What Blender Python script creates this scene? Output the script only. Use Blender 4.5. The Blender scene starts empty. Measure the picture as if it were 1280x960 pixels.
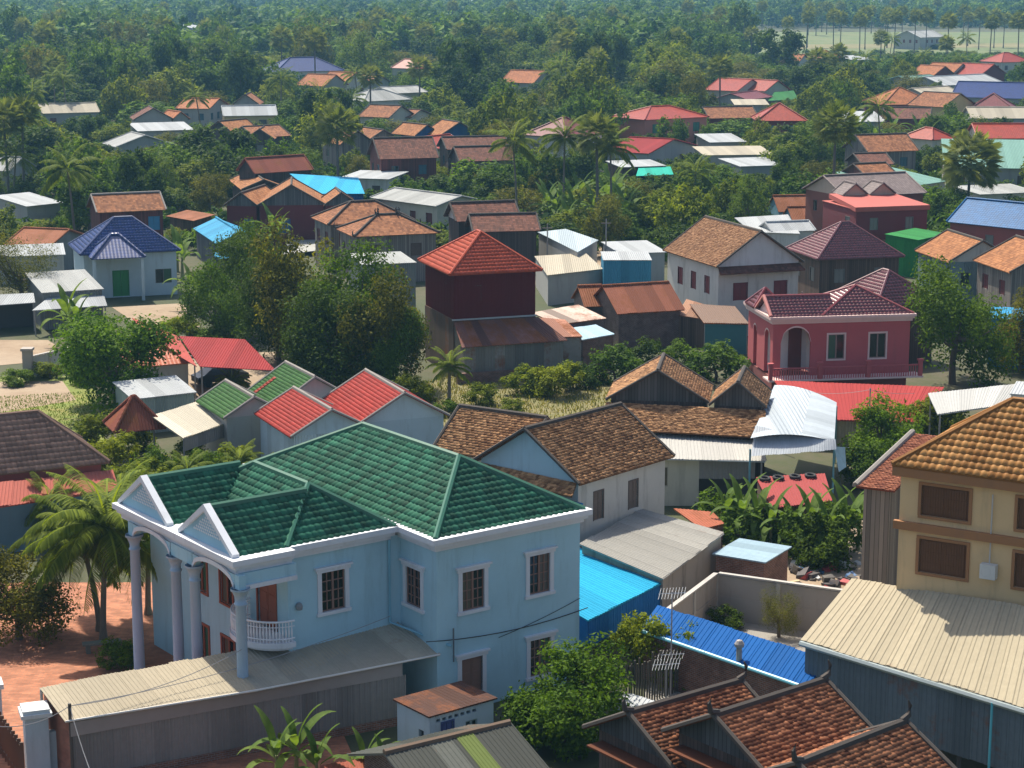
import bpy, math, random
import numpy as np
from mathutils import Vector, Matrix

# ---------------------------------------------------------------- camera, sky, sun, exposure
F, CAMH = 2475.0, 31.3                       # focal length in photo pixels (1280 wide), camera height
PITCH = math.atan(515 / F)
sc = bpy.context.scene
C = sc.collection
cam_d = bpy.data.cameras.new('camera')
cam = bpy.data.objects.new('camera', cam_d)
C.objects.link(cam)
cam_d.sensor_width = 36.0
cam_d.lens = 36.0 * F / 1280
cam_d.clip_start = 1.0
cam_d.clip_end = 12000
cam.location = (0, 0, CAMH)
cam.rotation_euler = (math.pi / 2 - PITCH, 0, 0)
sc.camera = cam
SUN_EL, SUN_AZ = math.radians(57), math.radians(-28)
SUN_DIR = Vector((math.sin(SUN_AZ) * math.cos(SUN_EL), math.cos(SUN_AZ) * math.cos(SUN_EL), math.sin(SUN_EL)))
world = bpy.data.worlds.new('World')
sc.world = world
world.use_nodes = True
wn = world.node_tree
sky = wn.nodes.new('ShaderNodeTexSky')
sky.sky_type = 'NISHITA'
sky.sun_disc = False
sky.sun_elevation = SUN_EL
sky.sun_rotation = SUN_AZ
sky.air_density = 1.0
sky.dust_density = 3.0
bg = wn.nodes['Background']
bg.inputs['Strength'].default_value = 0.125
wn.links.new(sky.outputs[0], bg.inputs['Color'])
sun_d = bpy.data.lights.new('sun', 'SUN')
sun_d.energy = 5.0
sun_d.angle = math.radians(0.5)
sun_d.color = (1.0, 0.92, 0.78)
sun = bpy.data.objects.new('sun', sun_d)
C.objects.link(sun)
sun.rotation_euler = SUN_DIR.to_track_quat('Z', 'Y').to_euler()
sc.view_settings.view_transform = 'Standard'
sc.view_settings.look = 'None'
sc.view_settings.exposure = 0.5
sc.view_settings.gamma = 1.0
sc.cycles.use_denoising = True
sc.cycles.max_bounces = 6
sc.cycles.volume_bounces = 0
sc.cycles.transparent_max_bounces = 4

# ---------------------------------------------------------------- layout helpers
SP, CP = math.sin(PITCH), math.cos(PITCH)
def P(u, v, z):
    """point of the place at height z that the photograph shows at (u, v)"""
    x, y = (u - 640) / F, (480 - v) / F
    d = Vector((x, CP + y * SP, -SP + y * CP))
    t = (z - CAMH) / d.z
    return Vector((d.x * t, d.y * t, z))
def px(p):
    x, y, z = p[0], p[1], p[2] - CAMH
    f = y * CP - z * SP
    up = y * SP + z * CP
    return 640 + F * x / f, 480 - F * up / f, f
cam_pos = Vector((0, 0, CAMH))
rng = random.Random(5)
nrng = np.random.RandomState(11)

# ---------------------------------------------------------------- materials
MATS = {}
def new_mat(name):
    m = bpy.data.materials.new(name)
    m.use_nodes = True
    nt = m.node_tree
    return m, nt, nt.nodes['Principled BSDF']
def node(nt, t, **kw):
    n = nt.nodes.new(t)
    for k, v in kw.items():
        if k.startswith('_'):
            setattr(n, k[1:], v)
        else:
            n.inputs[k].default_value = v
    return n
def L(nt, a, b):
    nt.links.new(a, b)
def math_n(nt, op, a, b=None):
    n = nt.nodes.new('ShaderNodeMath'); n.operation = op
    for i, v in enumerate((a, b)):
        if v is None: continue
        if isinstance(v, (int, float)): n.inputs[i].default_value = v
        else: L(nt, v, n.inputs[i])
    return n.outputs[0]
def mixc(nt, fac, a, b, mode='MIX'):
    n = nt.nodes.new('ShaderNodeMix'); n.data_type = 'RGBA'; n.blend_type = mode
    for idx, v in ((0, fac), (6, a), (7, b)):
        if isinstance(v, (int, float)): n.inputs[idx].default_value = v
        elif isinstance(v, tuple): n.inputs[idx].default_value = v if len(v) == 4 else (*v, 1)
        else: L(nt, v, n.inputs[idx])
    return n.outputs[2]
def maprange(nt, v, a, b, c, d):
    n = nt.nodes.new('ShaderNodeMapRange')
    L(nt, v, n.inputs[0])
    for i, x in enumerate((a, b, c, d)): n.inputs[i + 1].default_value = x
    return n.outputs[0]
def noise(nt, vec, scale, detail=3.0, rough=0.55):
    n = nt.nodes.new('ShaderNodeTexNoise')
    n.inputs['Scale'].default_value = scale; n.inputs['Detail'].default_value = detail; n.inputs['Roughness'].default_value = rough
    if vec is not None: L(nt, vec, n.inputs['Vector'])
    return n.outputs['Fac']
def objco(nt, scl=(1, 1, 1)):
    g = nt.nodes.new('ShaderNodeNewGeometry')          # place coordinates: neighbouring pieces do not repeat
    mp = nt.nodes.new('ShaderNodeMapping'); mp.inputs['Scale'].default_value = scl
    L(nt, g.outputs['Position'], mp.inputs['Vector'])
    return mp.outputs[0]
def uvxy(nt):
    u = nt.nodes.new('ShaderNodeUVMap')
    s = nt.nodes.new('ShaderNodeSeparateXYZ'); L(nt, u.outputs[0], s.inputs[0])
    return u.outputs[0], s.outputs[0], s.outputs[1]
def cell(nt, a, b=None):
    c = nt.nodes.new('ShaderNodeCombineXYZ'); L(nt, a, c.inputs[0])
    if b is not None: L(nt, b, c.inputs[1])
    w = nt.nodes.new('ShaderNodeTexWhiteNoise'); w.noise_dimensions = '2D'; L(nt, c.outputs[0], w.inputs['Vector'])
    return w.outputs['Value']
def bump(nt, b, h, strength, dist):
    n = nt.nodes.new('ShaderNodeBump'); n.inputs['Strength'].default_value = strength; n.inputs['Distance'].default_value = dist
    L(nt, h, n.inputs['Height']); L(nt, n.outputs[0], b.inputs['Normal'])
def dark(c, k): return tuple(x * k for x in c)
def cached(fn):
    def w(*a, **k):
        key = (fn.__name__, a, tuple(sorted(k.items())))
        if key not in MATS: MATS[key] = fn(*a, **k)
        return MATS[key]
    return w
@cached
def plain(c, rough=0.7, metal=0.0, var=0.12):
    m, nt, b = new_mat('paint')
    n = noise(nt, objco(nt), 1.7, 4)
    L(nt, mixc(nt, n, dark(c, 1 - var), dark(c, 1 + var)), b.inputs['Base Color'])
    b.inputs['Roughness'].default_value = rough; b.inputs['Metallic'].default_value = metal
    return m
@cached
def plaster(c, stain=0.35, dirt=(0.10, 0.085, 0.07)):
    m, nt, b = new_mat('plaster')
    n1 = noise(nt, objco(nt), 0.6, 5, 0.6)
    n2 = noise(nt, objco(nt, (1.1, 1.1, 0.16)), 1.2, 6, 0.7)      # rain streaks
    n3 = noise(nt, objco(nt), 7, 4)
    col = mixc(nt, n1, dark(c, 0.86), dark(c, 1.1))
    col = mixc(nt, math_n(nt, 'MULTIPLY', maprange(nt, n2, 0.52, 0.78, 0, 1), stain), col, dirt)
    col = mixc(nt, math_n(nt, 'MULTIPLY', n3, 0.12), col, dark(c, 0.6))
    L(nt, col, b.inputs['Base Color']); b.inputs['Roughness'].default_value = 0.88
    bump(nt, b, n3, 0.15, 0.02)
    return m
@cached
def tin(c, rust=0.15, flat=True, rib=0.2, gloss=0.65, sheet=0.85, tone=0.16, rc=(0.17, 0.062, 0.026)):
    """painted or bare metal sheet; flat=True: sheets too far off to be built singly"""
    m, nt, b = new_mat('metal_sheet')
    uv, u, v = uvxy(nt)
    if flat:
        t = cell(nt, math_n(nt, 'FLOOR', math_n(nt, 'DIVIDE', u, sheet)))
    else:
        o = nt.nodes.new('ShaderNodeObjectInfo'); t = o.outputs['Random']
    col = mixc(nt, t, dark(c, 1 - tone), dark(c, 1 + tone))
    n1 = noise(nt, objco(nt), 0.55, 5, 0.65)
    n2 = noise(nt, objco(nt), 3.5, 5, 0.7)
    col = mixc(nt, maprange(nt, n2, 0.3, 0.75, 0, 0.35), col, dark(c, 0.62))
    k = math_n(nt, 'ADD', math_n(nt, 'MULTIPLY', n1, 0.6), math_n(nt, 'ADD', math_n(nt, 'MULTIPLY', n2, 0.25), math_n(nt, 'MULTIPLY', t, 0.22)))
    e = 0.80 - 0.42 * rust
    col = mixc(nt, maprange(nt, k, e, e + 0.16, 0, min(1, rust * 2.5)), col, mixc(nt, n2, dark(rc, 0.6), dark(rc, 1.8)))
    L(nt, col, b.inputs['Base Color'])
    b.inputs['Roughness'].default_value = gloss; b.inputs['Specular IOR Level'].default_value = 0.07
    if flat:
        w = math_n(nt, 'SINE', math_n(nt, 'MULTIPLY', u, 2 * math.pi / rib))
        bump(nt, b, w, 0.8, 0.025)
    return m
@cached
def tile(c, var=0.3, stain=0.3, gloss=0.55, flat=False, e=0.33, w=0.3, c2=None, sc_=(0.03, 0.024, 0.02)):
    m, nt, b = new_mat('roof_tile')
    if flat:
        uv, u, v = uvxy(nt)
        fu, fv = math_n(nt, 'DIVIDE', u, w), math_n(nt, 'DIVIDE', v, e)
        t = cell(nt, math_n(nt, 'FLOOR', fu), math_n(nt, 'FLOOR', fv))
    else:
        a = nt.nodes.new('ShaderNodeAttribute'); a.attribute_name = 'rnd'; t = a.outputs['Fac']
    col = mixc(nt, t, dark(c, 1 - var), c2 if c2 else dark(c, 1 + var))
    n1 = noise(nt, objco(nt), 0.5, 6, 0.7)
    n2 = noise(nt, objco(nt), 4.5, 4, 0.65)
    s = math_n(nt, 'ADD', math_n(nt, 'MULTIPLY', n1, 0.6), math_n(nt, 'MULTIPLY', n2, 0.4))
    col = mixc(nt, math_n(nt, 'MULTIPLY', maprange(nt, s, 0.42, 0.66, 0, 1), stain), col, sc_)
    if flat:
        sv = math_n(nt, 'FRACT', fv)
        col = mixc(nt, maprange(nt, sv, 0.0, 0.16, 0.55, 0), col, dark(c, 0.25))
        h = math_n(nt, 'ADD', math_n(nt, 'MULTIPLY', math_n(nt, 'SUBTRACT', 1.0, sv), 1.0),
                   math_n(nt, 'MULTIPLY', math_n(nt, 'SINE', math_n(nt, 'MULTIPLY', fu, 2 * math.pi)), 0.16))
        bump(nt, b, h, 0.9, 0.04)
    L(nt, col, b.inputs['Base Color']); b.inputs['Roughness'].default_value = gloss
    b.inputs['Specular IOR Level'].default_value = 0.8 if gloss < .4 else 0.18
    return m
@cached
def wood(c, w=0.16, stain=0.4):
    m, nt, b = new_mat('wood_boards')
    uv, u, v = uvxy(nt)
    fu = math_n(nt, 'DIVIDE', u, w)
    t = cell(nt, math_n(nt, 'FLOOR', fu))
    n = noise(nt, objco(nt, (5, 5, 0.5)), 2.0, 5, 0.65)
    col = mixc(nt, t, dark(c, 0.6), dark(c, 1.35))
    col = mixc(nt, math_n(nt, 'MULTIPLY', n, stain), col, (0.05, 0.045, 0.04))
    fr = math_n(nt, 'FRACT', fu)
    gap = math_n(nt, 'LESS_THAN', fr, 0.1)
    col = mixc(nt, gap, col, dark(c, 0.15))
    L(nt, col, b.inputs['Base Color']); b.inputs['Roughness'].default_value = 0.85
    bump(nt, b, gap, -0.6, 0.03)
    return m
@cached
def brick(c=(0.22, 0.085, 0.05), mortar=(0.24, 0.22, 0.2), s=1.0):
    m, nt, b = new_mat('brickwork')
    uv, u, v = uvxy(nt)
    t = nt.nodes.new('ShaderNodeTexBrick')
    t.inputs['Color1'].default_value = (*dark(c, 0.7), 1); t.inputs['Color2'].default_value = (*dark(c, 1.25), 1)
    t.inputs['Mortar'].default_value = (*mortar, 1); t.inputs['Scale'].default_value = 1.0
    t.inputs['Mortar Size'].default_value = 0.012 * s; t.inputs['Brick Width'].default_value = 0.24 * s; t.inputs['Row Height'].default_value = 0.09 * s
    L(nt, uv, t.inputs['Vector'])
    n = noise(nt, objco(nt), 1.2, 5, 0.65)
    L(nt, mixc(nt, maprange(nt, n, 0.4, 0.75, 0, 0.7), t.outputs['Color'], dark(c, 0.35)), b.inputs['Base Color'])
    b.inputs['Roughness'].default_value = 0.9
    bump(nt, b, t.outputs['Fac'], -0.4, 0.02)
    return m
@cached
def leaf(c1, c2, trans=0.36, hue=0.14):
    m = bpy.data.materials.new('leaf'); m.use_nodes = True
    nt = m.node_tree; nt.nodes.clear()
    out = nt.nodes.new('ShaderNodeOutputMaterial')
    a = nt.nodes.new('ShaderNodeAttribute'); a.attribute_name = 'rnd'
    o = nt.nodes.new('ShaderNodeObjectInfo')
    col = mixc(nt, a.outputs['Fac'], c1, c2)
    col = mixc(nt, math_n(nt, 'MULTIPLY', o.outputs['Random'], hue), col, (c2[0] * 1.25, c2[1] * 0.95, c2[2] * 0.6))
    col = mixc(nt, maprange(nt, math_n(nt, 'FRACT', math_n(nt, 'MULTIPLY', o.outputs['Random'], 7.3)), 0, 1, 0, 0.45), col, dark(c1, 0.8))
    d = nt.nodes.new('ShaderNodeBsdfPrincipled'); d.inputs['Roughness'].default_value = 0.7; d.inputs['Specular IOR Level'].default_value = 0.12
    t = nt.nodes.new('ShaderNodeBsdfTranslucent')
    L(nt, col, d.inputs['Base Color'])
    L(nt, mixc(nt, 1.0, col, (1.5, 1.45, 0.55), 'MULTIPLY'), t.inputs['Color'])
    mx = nt.nodes.new('ShaderNodeMixShader'); mx.inputs[0].default_value = trans
    L(nt, d.outputs[0], mx.inputs[1]); L(nt, t.outputs[0], mx.inputs[2]); L(nt, mx.outputs[0], out.inputs['Surface'])
    return m
@cached
def bark(c=(0.13, 0.10, 0.075)):
    m, nt, b = new_mat('bark')
    n = noise(nt, objco(nt, (4, 4, 1)), 2.5, 5, 0.7)
    L(nt, mixc(nt, n, dark(c, 0.55), dark(c, 1.4)), b.inputs['Base Color']); b.inputs['Roughness'].default_value = 0.9
    bump(nt, b, n, 0.5, 0.03)
    return m
@cached
def glass(c=(0.012, 0.016, 0.018), rough=0.12):
    m, nt, b = new_mat('window_glass')
    b.inputs['Base Color'].default_value = (*c, 1); b.inputs['Roughness'].default_value = rough
    return m

# ---------------------------------------------------------------- objects and meshes
def tag(o, label=None, cat=None, group=None, kind=None):
    if label: o['label'] = label
    if cat: o['category'] = cat
    if group: o['group'] = group
    if kind: o['kind'] = kind
    return o
def empty(name, loc, rz=0.0):
    o = bpy.data.objects.new(name, None); C.objects.link(o)
    o.location = loc; o.rotation_euler = (0, 0, rz); o.empty_display_size = 0.3
    return o
def link(name, me, parent=None):
    o = bpy.data.objects.new(name, me); C.objects.link(o)
    if parent is not None: o.parent = parent
    return o
class MB:
    """collects faces, builds ONE mesh object with a metre-true uv map"""
    def __init__(s): s.v, s.f = [], []
    def poly(s, pts):
        i = len(s.v); s.v += [tuple(p) for p in pts]; s.f.append(tuple(range(i, i + len(pts)))); return s
    def box(s, x0, x1, y0, y1, z0, z1):
        i = len(s.v)
        s.v += [(x0, y0, z0), (x1, y0, z0), (x1, y1, z0), (x0, y1, z0), (x0, y0, z1), (x1, y0, z1), (x1, y1, z1), (x0, y1, z1)]
        s.f += [tuple(i + k for k in q) for q in ((3, 2, 1, 0), (4, 5, 6, 7), (0, 1, 5, 4), (1, 2, 6, 5), (2, 3, 7, 6), (3, 0, 4, 7))]
        return s
    def obox(s, o, T, N, u0, u1, n0, n1, z0, z1):
        """box in a wall's own frame: u along T, n along outward N"""
        o, T, N = Vector(o), Vector(T), Vector(N); Z = Vector((0, 0, 1))
        c = [o + T * u + N * n + Z * z for z in (z0, z1) for u, n in ((u0, n0), (u1, n0), (u1, n1), (u0, n1))]
        i = len(s.v); s.v += [tuple(p) for p in c]
        s.f += [tuple(i + k for k in q) for q in ((3, 2, 1, 0), (4, 5, 6, 7), (0, 1, 5, 4), (1, 2, 6, 5), (2, 3, 7, 6), (3, 0, 4, 7))]
        return s
    def slab(s, pts, th):
        """flat polygon with thickness downwards"""
        pts = [Vector(p) for p in pts]; low = [p - Vector((0, 0, th)) for p in pts]; n = len(pts)
        s.poly(pts); s.poly(low[::-1])
        for k in range(n): s.poly((low[k], low[(k + 1) % n], pts[(k + 1) % n], pts[k]))
        return s
    def tube(s, path, rad, n=8, cap=True):
        path = [Vector(p) for p in path]
        rad = rad if hasattr(rad, '__len__') else [rad] * len(path)
        rings = []
        for k, p in enumerate(path):
            d = (path[min(k + 1, len(path) - 1)] - path[max(k - 1, 0)])
            d = d.normalized() if d.length > 1e-9 else Vector((0, 0, 1))
            a = d.cross(Vector((0, 0, 1)) if abs(d.z) < 0.9 else Vector((1, 0, 0))).normalized(); b = d.cross(a)
            i = len(s.v); rings.append(i)
            for j in range(n):
                t = 2 * math.pi * j / n
                s.v.append(tuple(p + a * (math.cos(t) * rad[k]) + b * (math.sin(t) * rad[k])))
        for a, b in zip(rings, rings[1:]):
            for j in range(n): s.f.append((a + j, a + (j + 1) % n, b + (j + 1) % n, b + j))
        if cap:
            s.f.append(tuple(rings[0] + j for j in range(n))[::-1]); s.f.append(tuple(rings[-1] + j for j in range(n)))
        return s
    def lathe(s, c, prof, n=14):
        rings = []
        for r, z in prof:
            rings.append(len(s.v))
            s.v += [(c[0] + r * math.cos(2 * math.pi * j / n), c[1] + r * math.sin(2 * math.pi * j / n), c[2] + z) for j in range(n)]
        for a, b in zip(rings, rings[1:]):
            for j in range(n): s.f.append((a + j, a + (j + 1) % n, b + (j + 1) % n, b + j))
        return s
    def bar(s, p, q, w, h):
        """ridge cap: three-sided cap with a rounded back along p-q"""
        p, q = Vector(p), Vector(q); d = (q - p).normalized()
        t = d.cross(Vector((0, 0, 1))).normalized() * (w / 2); up = t.cross(d).normalized() * h
        if up.z < 0: up = -up
        prof = [-t - up * 0.5, -t * 0.8 + up * 0.55, up, t * 0.8 + up * 0.55, t - up * 0.5]
        i = len(s.v)
        for e in (p, q): s.v += [tuple(e + k) for k in prof]
        for k in range(5): s.f.append((i + k, i + (k + 1) % 5, i + 5 + (k + 1) % 5, i + 5 + k))
        s.f += [(i + 4, i + 3, i + 2, i + 1, i), (i + 5, i + 6, i + 7, i + 8, i + 9)]
        return s
    def mesh(s, name, mat, smooth=False):
        me = bpy.data.meshes.new(name); me.from_pydata(s.v, [], s.f)
        uvl = me.uv_layers.new(name='UVMap')
        for p in me.polygons:
            n = p.normal
            if abs(n.z) > 0.985: t, b = Vector((1, 0, 0)), Vector((0, 1, 0))
            else:
                t = Vector((-n.y, n.x, 0)).normalized(); b = n.cross(t)
            for li in p.loop_indices:
                co = me.vertices[me.loops[li].vertex_index].co
                uvl.data[li].uv = (co.dot(t), co.dot(b))
            p.use_smooth = smooth
        if mat: me.materials.append(mat)
        return me
    def build(s, name, mat, parent=None, smooth=False):
        return link(name, s.mesh(name, mat, smooth), parent)
def mesh_np(name, V, Q, rnd, mat):
    me = bpy.data.meshes.new(name)
    V = np.asarray(V, np.float32); Q = np.asarray(Q, np.int32); k = Q.shape[1]
    me.vertices.add(len(V)); me.vertices.foreach_set('co', V.ravel())
    me.loops.add(Q.size); me.loops.foreach_set('vertex_index', Q.ravel())
    me.polygons.add(len(Q)); me.polygons.foreach_set('loop_start', np.arange(0, Q.size, k, dtype=np.int32))
    me.update(calc_edges=True)
    if rnd is not None:
        a = me.attributes.new('rnd', 'FLOAT', 'FACE'); a.data.foreach_set('value', np.asarray(rnd, np.float32))
    if mat: me.materials.append(mat)
    return me

# ---------------------------------------------------------------- roofs, sheets, walls
TK = {  # tile kinds: course, width, cross profile, lift of the lower edge, jitter
    'khmer': (0.17, 0.20, (0.0, 0.012, 0.0), 0.045, 0.014),
    'fine': (0.26, 0.22, (0.0, 0.022, 0.026, 0.01, 0.0), 0.03, 0.003),
    'wave': (0.34, 0.30, (0.0, 0.045, 0.055, 0.02, 0.0), 0.045, 0.002),
    'bold': (0.38, 0.31, (0.0, 0.042, 0.05, 0.012, 0.0), 0.045, 0.004)}
def tile_arrays(poly, kind):
    """courses of real tiles over a convex slope; poly[0]-poly[1] is the eave"""
    e, w, prof, lift, jit = TK[kind]
    p = [Vector(q) for q in poly]
    S = (p[1] - p[0]).normalized(); N = S.cross(p[2] - p[0]).normalized()
    if N.z < 0: N = -N
    T = N.cross(S).normalized()
    if T.z < 0: T = -T
    q2 = [((q - p[0]).dot(S), (q - p[0]).dot(T)) for q in p]
    tmax = max(t for s, t in q2)
    nc = max(1, int(round(tmax / e))); e = tmax / nc
    k = len(prof); out_v, out_r = [], []
    for j in range(nc):
        tm = (j + 0.5) * e; xs = []
        for (s0, t0), (s1, t1) in zip(q2, q2[1:] + q2[:1]):
            if (t0 - tm) * (t1 - tm) < 0: xs.append(s0 + (s1 - s0) * (tm - t0) / (t1 - t0))
        if len(xs) < 2: continue
        a, b = min(xs), max(xs)
        i0, i1 = math.floor(a / w), math.ceil(b / w)
        st = np.arange(i0, i1) * w
        if kind == 'khmer': st = st + (w / 2 if j % 2 else 0)
        s_l = np.clip(st, a, b); s_r = np.clip(st + w, a, b)
        ok = (s_r - s_l) > 0.02; s_l, s_r = s_l[ok], s_r[ok]; n = len(s_l)
        if n == 0: continue
        fr = np.linspace(0, 1, k); pr = np.array(prof)
        ss = s_l[:, None] + (s_r - s_l)[:, None] * fr[None]
        jz = nrng.uniform(-jit, jit, (n, 1)); jt = nrng.uniform(-jit, jit, (n, 1)) * 1.5
        rows = []
        for tt, zz in ((j * e - 0.03, lift * 0.25), (j * e - 0.03, lift), ((j + 1) * e, 0.012)):
            t_ = np.full((n, k), tt) + jt; z_ = pr[None] + zz + jz
            rows.append(ss[..., None] * np.array(S) + t_[..., None] * np.array(T) + z_[..., None] * np.array(N) + np.array(p[0]))
        rows[0] = rows[0] - np.array(N) * 0.0
        out_v.append(np.stack(rows, 1)); out_r.append(nrng.uniform(0, 1, n))       # n,3,k,3
    V = np.concatenate(out_v); R = np.concatenate(out_r); n = len(V)
    base = (np.arange(n) * 3 * k)[:, None]; q = []
    for r in range(2):
        for c in range(k - 1):
            q.append(np.array([r * k + c, r * k + c + 1, (r + 1) * k + c + 1, (r + 1) * k + c])[None] + base)
    Q = np.stack(q, 1).reshape(-1, 4)
    return V.reshape(-1, 3), Q, np.repeat(R, 2 * (k - 1))
def add_tiles(parent, polys, kind, mat, name='tile_courses'):
    Vs, Qs, Rs, o = [], [], [], 0
    for pl in polys:
        V, Q, R = tile_arrays(pl, kind)
        Vs.append(V); Qs.append(Q + o); Rs.append(R); o += len(V)
    ob = link(name, mesh_np(name, np.concatenate(Vs), np.concatenate(Qs), np.concatenate(Rs), mat), parent)
    ob['kind'] = 'stuff'
    return ob
def sheets(parent, quad, mat, sw=0.9, rib=0.18, amp=0.022, lift=0.02, name='sheet', jig=0.055):
    """single ribbed metal sheets side by side over quad a-b (eave) c-d (top)"""
    a, b, c, d = [Vector(q) for q in quad]
    N = (b - a).cross(d - a).normalized()
    if N.z < -0.2 or (abs(N.z) <= 0.2 and N.y > 0.3): N = -N
    n = max(1, int(round((b - a).length / sw)))
    for i in range(n):
        f0, f1 = i / n, (i + 1) / n + 0.012
        m = max(2, int(round((b - a).length / n / rib)))
        fr, hs = [], []
        for r in range(m):
            for x, h in ((0, 0), (0.55, 0), (0.65, 1), (0.9, 1)): fr.append((r + x) / m); hs.append(h)
        fr.append(1.0); hs.append(0)
        off = lift + (0.006 if i % 2 else 0); top = rng.uniform(-jig, jig); low = rng.uniform(-jig, jig)
        V = []
        for base, tip, ex in ((a, d, low), (d, a, top)):
            oth = b if base is a else c
            for x, h in zip(fr, hs):
                f = f0 + (f1 - f0) * x
                p = base + (oth - base) * f; q = tip + ((c if base is a else b) - tip) * f
                V.append(p + (p - q).normalized() * ex + N * (off + amp * h))
        k = len(fr); o = V[0].copy()
        mb = MB(); mb.v = [tuple(p) for p in V]
        mb.f = [(j, j + 1, k + j + 1, k + j) for j in range(k - 1)]
        mb.build(name, mat, parent)
def wallquads(mb, o, T, N, ln, z0, z1, holes=(), rev=0.14):
    o, T, N = Vector(o), Vector(T), Vector(N); Z = Vector((0, 0, 1))
    us = sorted({0.0, ln, *[h[0] for h in holes], *[h[1] for h in holes]}); zs = sorted({z0, z1, *[h[2] for h in holes], *[h[3] for h in holes]})
    us = [u for u in us if 0 <= u <= ln]; zs = [z for z in zs if z0 <= z <= z1]
    for u0, u1 in zip(us, us[1:]):
        for a, b in zip(zs, zs[1:]):
            um, zm = (u0 + u1) / 2, (a + b) / 2
            if any(h[0] < um < h[1] and h[2] < zm < h[3] for h in holes): continue
            mb.poly([o + T * u0 + Z * a, o + T * u1 + Z * a, o + T * u1 + Z * b, o + T * u0 + Z * b])
    for h in holes:
        c = [o + T * u + Z * z for u, z in ((h[0], h[2]), (h[1], h[2]), (h[1], h[3]), (h[0], h[3]))]
        for k in range(4):
            p, q = c[k], c[(k + 1) % 4]
            mb.poly([p, q, q - N * rev, p - N * rev])
WHITE = (0.72, 0.72, 0.70); BROWN = (0.11, 0.045, 0.024)
def window(parent, o, T, N, u, z, w, h, kind, col=BROWN):
    """set into an opening: frame, leaves, panes"""
    fm = plain(col, 0.6)
    u0, u1, z1 = u - w / 2, u + w / 2, z + h
    if kind == 'void':
        return
    wn_ = MB()
    if kind in ('shut', 'door'):
        for a, b in ((u0, u - 0.012), (u + 0.012, u1)):
            wn_.obox(o, T, N, a, b, -0.10, -0.06, z, z1)
            for k in range(3):
                zz = z + h * (0.06 + 0.32 * k)
                wn_.obox(o, T, N, a + 0.08, b - 0.08, -0.06, -0.045, zz, zz + h * 0.24)
        ob = wn_.build('shutter' if kind == 'shut' else 'door', fm, parent)
        MB().obox(o, T, N, u0 - 0.06, u0, -0.1, 0.03, z, z1).obox(o, T, N, u1, u1 + 0.06, -0.1, 0.03, z, z1).obox(o, T, N, u0 - 0.06, u1 + 0.06, -0.1, 0.032, z1, z1 + 0.07).build('frame', plain(dark(col, 0.8), 0.7), ob)
        return ob
    t = 0.055
    wn_.obox(o, T, N, u0, u0 + t, -0.11, -0.03, z, z1).obox(o, T, N, u1 - t, u1, -0.11, -0.03, z, z1)
    wn_.obox(o, T, N, u0 + t, u1 - t, -0.11, -0.03, z, z + t).obox(o, T, N, u0 + t, u1 - t, -0.11, -0.03, z1 - t, z1)
    wn_.obox(o, T, N, u - 0.05, u + 0.05, -0.1, -0.02, z + t, z1 - t)
    if kind == 'multi':
        for s in (-1, 1):
            um = u + s * w * 0.245
            wn_.obox(o, T, N, um - 0.022, um + 0.022, -0.095, -0.04, z + t, z1 - t)
            a, b = (u0 + t, u - 0.05) if s < 0 else (u + 0.05, u1 - t)
            for k in range(1, 4):
                zz = z + h * k / 4
                wn_.obox(o, T, N, a, um - 0.022, -0.094, -0.041, zz - 0.022, zz + 0.022)
                wn_.obox(o, T, N, um + 0.022, b, -0.094, -0.041, zz - 0.022, zz + 0.022)
    ob = wn_.build('window', fm, parent)
    for a, b in ((u0 + t, u - 0.05), (u + 0.05, u1 - t)):
        gc = rng.choice(((.012, .016, .018), (.012, .016, .018), (.02, .035, .03), (.03, .10, .06), (.10, .085, .06)))
        MB().obox(o, T, N, a, b, -0.085, -0.075, z + t, z1 - t).build('pane', glass(gc, .12 if gc[1] < .05 else .3), ob)
    return ob
SB = []      # what the photo shows of each building: screen box and depth, keeps trees from growing in front
PADS = []    # footprints
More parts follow.
